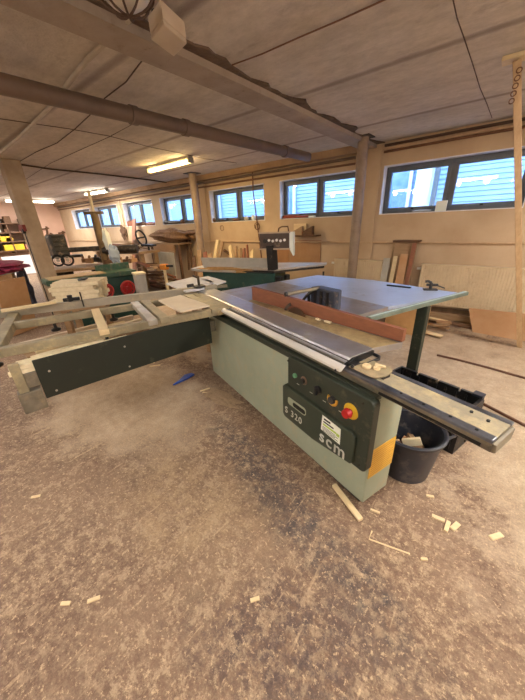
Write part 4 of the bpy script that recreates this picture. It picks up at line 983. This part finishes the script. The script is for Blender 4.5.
for i, x in enumerate((wsb.x+.15, wse.x-.2)): MB(Matrix.Translation((x,WY-.12,wsb.z+.016))).hull8([(-.1,-.05,0),(.1,-.05,0),(.1,.03,0),(-.1,.03,0),(-.1,-.05,.07),(.1,-.05,.16),(.1,.03,.16),(-.1,.03,.07)]).build('wooden_wedge', (oak_m, dwood_m)[i], cat='wedge', label=('left wooden wedge on the small wall shelf','darker right wooden wedge on the small wall shelf')[i], bevel=.004)

# ================================================================== CENTRE MACHINE (thickness planer / shaper)
A = at(193,271,.80); B = at(276,272.5,.80)
A, rz, L, T = frame2(A, B)
sp = thing('spindle_machine', A, rz, 'dark teal woodworking machine with pale table and white panel in the centre background', 'machine'); T = wm(sp)
bd = MB(T)
bd.prism([(.12,.10),(.5,.02),(1.0,.0),(L-.02,.0),(L,.55),(.1,.55)], .02, .785); bd.build('body', teal_m, sp, bevel=.02)
MB(T).prism([(-.12,.12),(.1,.0),(L*.55,-.04),(L*.55,.62),(-.1,.5)], .79, .825).build('table', cyan_m, sp, bevel=.005)
MB(T).prism([(L*.5,-.0),(L-.0,-.05),(L+.66,.55),(L+.66,.72),(L*.5,.62)], .83, .86).build('extension_table', cyan_m, sp, bevel=.005)
MB(T).prism([(L*.6,.02),(L-.02,-.02),(L+.64,.55),(L+.60,.58),(L*.6,.08)], .795, .8295).build('table_edge', black_m, sp)
pA_ = Vector((.17,.08)); 
MB(T).hull8([(.16,.10,.83),(L-.04,.06,.86),(L-.04,.09,.86),(.16,.13,.83),(.1,.12,1.0),(L-.04,.07,1.0),(L-.04,.10,1.0),(.1,.15,1.0)]).build('white_panel', greyp_m, sp, bevel=.003)
MB(T).blob((L*.48,.02,.83), .5, .06, .035, 3, .4).build('sawdust', mat('sawdust', (196,156,104), .95, scale=30, bump=.8), sp, smooth=True)
# post + control box
cbp = at(273,270,.86); zc0, zc1 = hz(273,249,cbp), hz(273,232.5,cbp)
pst = MB(); pst.bar((cbp.x,cbp.y,.861), (cbp.x-.02,cbp.y,zc0+.05), .13, .10); pst.build('control_post', black_m, sp, bevel=.004)
dcv = Vector((cbp.x, cbp.y, 0)); k0 = ray(260,240); k1 = ray(289.5,241)
def dist_pt(px, py, rr_): d = ray(px,py); return CAM + d*(rr_/math.hypot(d.x,d.y))
RR = dcv.length
bA, bB = dist_pt(260,241,RR*1.01), dist_pt(289.5,241,RR*.985)
vv = Vector((bB.x-bA.x, bB.y-bA.y, 0)); Lb = vv.length; rzb = math.atan2(vv.y, vv.x)
Tb = Matrix.Translation((bA.x, bA.y, 0)) @ Matrix.Rotation(rzb, 4, 'Z')
MB(Tb).box(0, Lb, -.02, .14, zc0, zc1).build('control_box', mat('brown_box_face', (84,68,58), .5, col2=(66,52,44), dust=.1), sp, bevel=.005)
MB(Tb).box(-.012, Lb+.012, -.03, -.0, zc0-.008, zc0+.012).box(-.012, Lb+.012, -.03, 0, zc1-.012, zc1+.008).build('box_trim', mat('cream_trim', (190,170,148), .5), sp)
MB(Tb).hull8([(Lb+.002,-.02,zc0),(Lb+.05,.02,zc0-.1),(Lb+.05,.14,zc0-.1),(Lb+.002,.14,zc0),(Lb+.002,-.02,zc1),(Lb+.05,.02,zc1),(Lb+.05,.14,zc1),(Lb+.002,.14,zc1)]).build('box_side', white_l, sp, bevel=.003)
zc = (zc0+zc1)/2
for i in range(6):
    x = Lb*(.2+.13*i); MB(Tb).cyl((x,-.021,zc+.01*(i % 2)),(x,-.04,zc+.01*(i % 2)), .018 if i else .03, n=14).build('control_knob', (black_m, alub_m)[1 if i else 0], sp, smooth=True)
MB(Tb).tube([(Lb*.6,.05,zc1),(Lb*.62,.05,zc1+.05),(Lb*.72,.05,zc1+.07),(Lb*.92,.05,zc1+.07),(Lb*.95,.05,zc1)], .010, 8).build('box_handle', dwood_m, sp, smooth=True)
tp = at(323.5,270,.85)
MB().tube([(tp.x,tp.y,.83),(tp.x+.02,tp.y-.02,.60),(tp.x-.25,tp.y-.05,.55)], .014, 8).build('support_rod', steeld_m, sp, smooth=True)
# machinery between the centre machine and saw
for i, (px, py, r) in enumerate(((279,282,.06),(287,280,.045))):
    p = at(px, py, .68); MB().cyl((p.x,p.y,0),(p.x,p.y,.74), r*.5, n=14).cyl((p.x,p.y,.66),(p.x,p.y,.76), r, n=16).build('pedestal_leg', black_m, sp, smooth=True)

# window sill clutter -------------------------------------------------------
def sill(px, w, h, m_, name, label, cat, group=None, k=.06, seed=0, shape='blob'):
    p = aty(px, 214, WY+.05); z = W0+.0125
    if shape == 'blob': MB().blob((p.x, WY+.06, z+h*.85), w, .045, h, seed, .12).build(name, m_, smooth=True, label=label, cat=cat, group=group)
    else: MB().box(p.x-w, p.x+w, WY+.02, WY+.09, z, z+h).build(name, m_, bevel=.004, label=label, cat=cat, group=group)
sill(290, .20, .035, ragred_m, 'rag', 'reddish rag on the sill of the second window from the right', 'rag', seed=1)
sill(302, .16, .025, ragred_m, 'rag', 'flatter reddish rag further right on the sill of the second window', 'rag', seed=2)
sill(312, .06, .03, white_l, 'small_box', 'white small box at the end of the reddish rags on the sill', 'box', shape='box')
MB().box(-.93,-.79,WY+.02,WY+.06,W0+.0125,W0+.15).build('white_card_box', white_l, bevel=.003, label='small white box on the sill before the mullion of the nearest window', cat='box')
MB().blob((-1.12,WY+.06,W0+.03), .13,.03,.016,3,.1).build('glove', greyp_m, smooth=True, label='flat grey glove on the sill of the nearest window', cat='glove')
for i, (px, w, h) in enumerate(((212,.10,.05),(222,.16,.03),(236,.12,.035),(246,.06,.05),(253,.05,.06))):
    sill(px, w, h, (dwood_m, steeld_m, dwood_m, greyp_m, white_l)[i], 'sill_tool', 'small item lying on the sill of the third window from the right', 'tool', 'things on the third window sill', seed=i+5)
for i, (px, w, h) in enumerate(((164,.22,.06),(172,.35,.05),(181,.1,.06))):
    sill(px, w, h, (black_m, steeld_m, dwood_m)[i], 'sill_tool', 'dark tool lying on the sill of the fourth window from the right', 'tool', 'things on the fourth window sill', seed=i+9)
for i, (px, w, h) in enumerate(((128,.35,.09),(139,.3,.06),(148,.25,.05))):
    sill(px, w, h, (brown_m, dwood_m, brown_m)[i], 'sill_bundle', 'brown bundle lying on the sill of the fifth window from the right', 'bundle', 'bundles on the fifth window sill', seed=i+13)
MB().blob(aty(123,232,WY-.06), .14, .05, .22, 3, .3).build('hanging_tool', dwood_m, smooth=True, label='dark pulley tool hanging on the wall between the sixth and fifth windows', cat='tool')

# ================================================================== RIGHT SIDE BY THE WALL
# boards leaning below the nearest window
def lean_panel(name, pts, Yt, m_, label, cat, t=.025, tilt=.25):
    # pts: top-left, top-right pixels ; bottom on the floor
    a = aty(*pts[0], Yt); b = aty(*pts[1], Yt); z = (a.z+b.z)/2
    return MB().hull8([(a.x,Yt-tilt,0),(b.x,Yt-tilt,0),(b.x,Yt-tilt+t,0),(a.x,Yt-tilt+t,0),(a.x,Yt-t,z),(b.x,Yt-t,z),(b.x,Yt,z),(a.x,Yt,z)]).build(name, m_, bevel=.002, label=label, cat=cat)
lean_panel('plywood_sheet', ((396,242),(418,242)), WY-.04, oak_m, 'tallest brown panel leaning on the wall left of the long radiator', 'panel', .03, .22)
a = aty(394,240,WY-.06); b = aty(421,240,WY-.06)
MB().box(a.x, b.x, WY-.12, WY-.0, a.z-.03, a.z).build('panel_ledge', dwood_m, label='dark wooden ledge on top of the tallest leaning panel', cat='ledge', bevel=.003)
lean_panel('thin_board', ((401,254),(409,254)), WY-.14, mdf_m, 'light narrow board in front of the leaning brown panel', 'board', .02, .2)
lean_panel('thin_board', ((394,256),(398,256)), WY-.10, pine_m, 'palest narrow strip left of the leaning brown panel', 'board', .02, .2)
lean_panel('thin_board', ((413,243),(417,243)), WY-.12, brown_m, 'red-brown strip at the right edge of the leaning brown panel', 'board', .02, .25)
# grey plate behind table
lean_panel('grey_plate', ((384,258),(391,258)), WY-.06, greyp_m, 'grey plate leaning at the wall beside the shorter radiator', 'plate', .02, .15)
# carton sheets at the wall right
g0 = at(481,338,0); g1 = at(540,352,0)
MB().hull8([(-.08,4.72,0),(.95,4.62,0),(.95,4.64,0),(-.08,4.74,0),(-.2,4.98,.26),(1.05,4.9,.30),(1.05,4.92,.30),(-.2,5.0,.26)]).build('cardboard_sheet', cardb_m, label='tan cardboard sheet leaning low below the long radiator at the right', cat='cardboard')
MB().bar((-.75,4.95,.02), (-.02,4.85,.02), .08, .03).build('floor_batten', dwood_m, bevel=.004, label='dark batten on the floor below the long radiator', cat='batten')
MB().bar((-.9,5.15,.05), (1.3,5.12,.05), .1, .08).build('wall_timber', oak_m, bevel=.004, label='long timber lying on the floor along the wall under the long radiator', cat='timber')
# wood scraps on floor behind table leg
r_ = random.Random(8)
for i in range(7):
    p = at(425+r_.uniform(0,28), 322+r_.uniform(0,14), 0); a = r_.uniform(-.6,.8); l = r_.uniform(.12,.32); v = Vector((math.cos(a),math.sin(a),0))*l/2; z = .02+i*.012
    MB().bar(Vector((p.x,p.y,z))-v, Vector((p.x,p.y,z))+v, r_.uniform(.05,.12), .022).build('floor_scrap', (oak_m, pine_m, cardb_m)[i % 3], bevel=.002, cat='scrap', group='wood scraps on the floor behind the table leg', label='wooden scrap on the floor behind the green table leg')
p = at(405, 335, 0)
MB(Matrix.Translation((-.85,4.3,0))).box(-.25,.25,-.15,.15,0,.38).build('plywood_box', mat('ply_box', (196,156,106), .7, col2=(176,136,90)), bevel=.004, label='plywood box on the floor seen under the table before the leaning panels', cat='box')
# prop post on the right
b0 = at(519.5,347,0); tp_ = at(517,60,CZ-.03)
pp = thing('prop_post', b0, 0, 'thin wooden prop post from floor to ceiling at the right edge', 'post')
MB().bar(b0, tp_, .05, .05, (0,1,0)).build('prop_shaft', mat('prop_wood', (198,168,130), .6, col2=(176,146,108), stretch=(6,6,1)), pp, bevel=.004)
MB().box(tp_.x-.09, tp_.x+.09, tp_.y-.06, tp_.y+.06, CZ-.03, CZ-.001).build('head_block', pine_m, pp, bevel=.004)
hg = MB()
for k in range(5): hg.torus((tp_.x+.03, tp_.y-.02, CZ-.10-k*.045), .016, .004, (0,1,0), 12, 6)
hg.build('hanging_chain', rust_m, label='short rusty chain hanging beside the top of the prop post', cat='chain')
# long rods on the floor
MB().tube([at(437,355,.012), at(455,359,.012), at(490,368,.012), at(532,380,.012)], .012, 8).build('floor_rod', mat('brown_rod', (96,62,44), .6), smooth=True, label='long dark rod on the floor, farther one behind the black crate', cat='rod')
MB().tube([at(480,402,.012), at(532,429,.012)], .012, 8).build('floor_rod', mat('brown_rod', (96,62,44)), smooth=True, label='dark rod on the floor right of the rail end, nearer one', cat='rod')

# tub ---------------------------------------------------------------
tbx, tby = -.198, 1.65
t = thing('plastic_tub', (tbx,tby,0), 0, 'round dark blue-black plastic tub under the saw rail filled with wood scraps', 'tub')
TS = 1.0
MB().lathe([(.138,0),(.145,.005),(.182,.295),(.184,.30),(.198,.302),(.201,.318),(.19,.322),(.176,.316),(.138,.02),(.02,.018)], (tbx,tby,0), 40).build('tub_wall', tub_m, t, smooth=True)
for s in (.5, .5+PI):
    MB().tube([(tbx+.195*math.cos(s-.35),tby+.195*math.sin(s-.35),.31),(tbx+.235*math.cos(s-.15),tby+.235*math.sin(s-.15),.305),(tbx+.235*math.cos(s+.15),tby+.235*math.sin(s+.15),.305),(tbx+.195*math.cos(s+.35),tby+.195*math.sin(s+.35),.31)], .009, 8).build('tub_handle', tub_m, t, smooth=True)
r_ = random.Random(12)
for i in range(26):
    a = r_.uniform(0,2*PI); r = .085*math.sqrt(r_.random()); z = .05+i*.006; th = r_.uniform(0,PI); l = r_.uniform(.05,.13)
    c = Vector((tbx+r*math.cos(a), tby+r*math.sin(a), z)); v = Vector((math.cos(th),math.sin(th),r_.uniform(-.3,.5)))*l/2
    MB().bar(c-v, c+v, r_.uniform(.02,.05), .015).build('scrap_in_tub', r_.choice((oak_m, pine_m, cardb_m, dwood_m)), bevel=.001, cat='scrap', group='wood scraps in the plastic tub', label='small wood scrap lying in the round plastic tub')
MB().bar((tbx-.02,tby-.06,.23), (tbx+.07,tby-.03,.27), .02, .05).build('light_block_scrap', cream_m, bevel=.002, label='pale block standing up among the scraps in the tub', cat='scrap')
# black crate behind the rail
c0 = at(401,365,.33); c1 = at(486,396.5,.33)
A, rz, L, T = frame2(c0, c1)
cr = thing('black_crate', A, rz, 'black plastic folding crate on the floor behind the saw rail', 'crate'); T = wm(cr)
W_ = .34
MB(T).box(0,L,-W_,0,0,.02).build('crate_floor', black_m, cr)
for (x0,x1,y0,y1) in ((0,L,-.02,0),(0,L,-W_,-W_+.02),(0,.02,-W_+.02,-.02),(L-.02,L,-W_+.02,-.02)):
    w = MB(T); w.box(x0,x1,y0,y1,.02,.30)
    n = 4
    if x1-x0 > .1:
        for k in range(n): a = x0+(x1-x0)*(k+.04)/n; w.box(a, a+(x1-x0)*.92/n, y0-.003, y1+.003, .30, .325)
        for k in range(9): a = x0+(x1-x0)*(k+.4)/9; w.box(a, a+.012, y0-.008, y1+.008, .03, .30)
    else: w.box(x0,x1,y0,y1,.30,.322)
    w.build('crate_wall', black_m, cr, bevel=.002)
MB(T).box(L-.07,L-.005,-.05,.012,.325,.345).build('corner_clip', tub_m, cr, bevel=.003)
for i in range(5):
    MB(T).box(.1+i*.12,.16+i*.12,-.3+.03*i,-.12,.022,.08+.02*(i % 3)).build('crate_offcut', (oak_m, black_m, pine_m)[i % 3], bevel=.003, cat='offcut', group='pieces in the black crate', label='piece lying in the black crate behind the saw rail')

# ================================================================== FLOOR LITTER
a, b = at(334,485,.012), at(361,520,.012)
MB().bar(a, b, .03, .02).build('floor_stick', pine_m, bevel=.003, label='pale wooden stick on the floor at the near corner of the saw cabinet', cat='stick')
MB().tube([at(372,531,.006), at(369,539,.006), at(410,554,.006)], .004, 6).build('bent_strip', pine_m, label='thin bent pale strip on the floor in front of the saw cabinet', cat='strip')
for i, (px, py, l, w, an) in enumerate(((438,519,.06,.022,.1),(447,527,.07,.02,1.5),(455,527,.06,.025,1.2),(496,537,.07,.025,.9),(430,497,.04,.015,.4),(375,512,.05,.012,.2),(424,560,.03,.012,.6))):
    p = at(px, py, 0); v = Vector((math.cos(an),math.sin(an),0))*l/2; c = Vector((p.x,p.y,.006))
    MB().bar(c-v, c+v, w, .01).build('wood_chip', pine_m, bevel=.001, cat='chip', group='pale wood chips on the floor right of the tub', label='small pale wood chip on the sandy floor in front of the tub')
# planks at the far right bottom edge
for i, (px, py, an, l) in enumerate(((148,362,.3,.2),(155,366,.9,.12),(212,395,.2,.22),(205,390,1.2,.1),(94,600,1.0,.05),(66,604,.7,.04),(36,497,.9,.05),(255,600,.9,.04))):
    p = at(px, py, 0); v = Vector((math.cos(an),math.sin(an),0))*l/2; c = Vector((p.x,p.y,.005))
    MB().bar(c-v, c+v, .014, .008).build('wood_splinter', pine_m, cat='splinter', group='pale splinters on the floor left of the saw', label='thin pale splinter lying on the open floor left of the saw')
# blue film on the floor
p0, p1 = at(173,386,.0), at(194,375,.0)
d = (p1-p0); n_ = Vector((-d.y,d.x,0)).normalized()
bf = MB(); top = [p0, p0+d*.4+n_*.03, p0+d*.75+n_*.07, p1+n_*.04, p1-n_*.01, p0+d*.6-n_*.02]
bf.prism([(q.x,q.y) for q in top], .001, .018); bf.build('blue_film', blue_m, bevel=.004, label='crumpled strip of blue film on the floor beside the saw cabinet', cat='film')
# small heap of sawdust
MB().blob(at(222,398,.0), .2, .08, .022, 5, .3).build('sawdust_heap', mat('sawdust_grey', (176,152,124), .95, col2=(150,128,104), scale=30, bump=1, bscale=90), smooth=True, label='low heap of grey sawdust on the floor beside the saw cabinet', cat='sawdust', kind='stuff')

# ================================================================== LIGHT FROM OUTSIDE
w = bpy.data.worlds.new('overcast_sky'); scn.world = w; w.use_nodes = True
nt = w.node_tree; bg = nt.nodes['Background']
tc = nt.nodes.new('ShaderNodeTexCoord'); sx = nt.nodes.new('ShaderNodeSeparateXYZ'); nt.links.new(tc.outputs['Generated'], sx.inputs[0])
rp = nt.nodes.new('ShaderNodeValToRGB'); rp.color_ramp.elements[0].position = 0; rp.color_ramp.elements[0].color = (.62,.78,1,1); rp.color_ramp.elements[1].position = .6; rp.color_ramp.elements[1].color = (.5,.7,1,1)
nt.links.new(sx.outputs['Z'], rp.inputs[0]); nt.links.new(rp.outputs[0], bg.inputs[0]); bg.inputs[1].default_value = 8.5
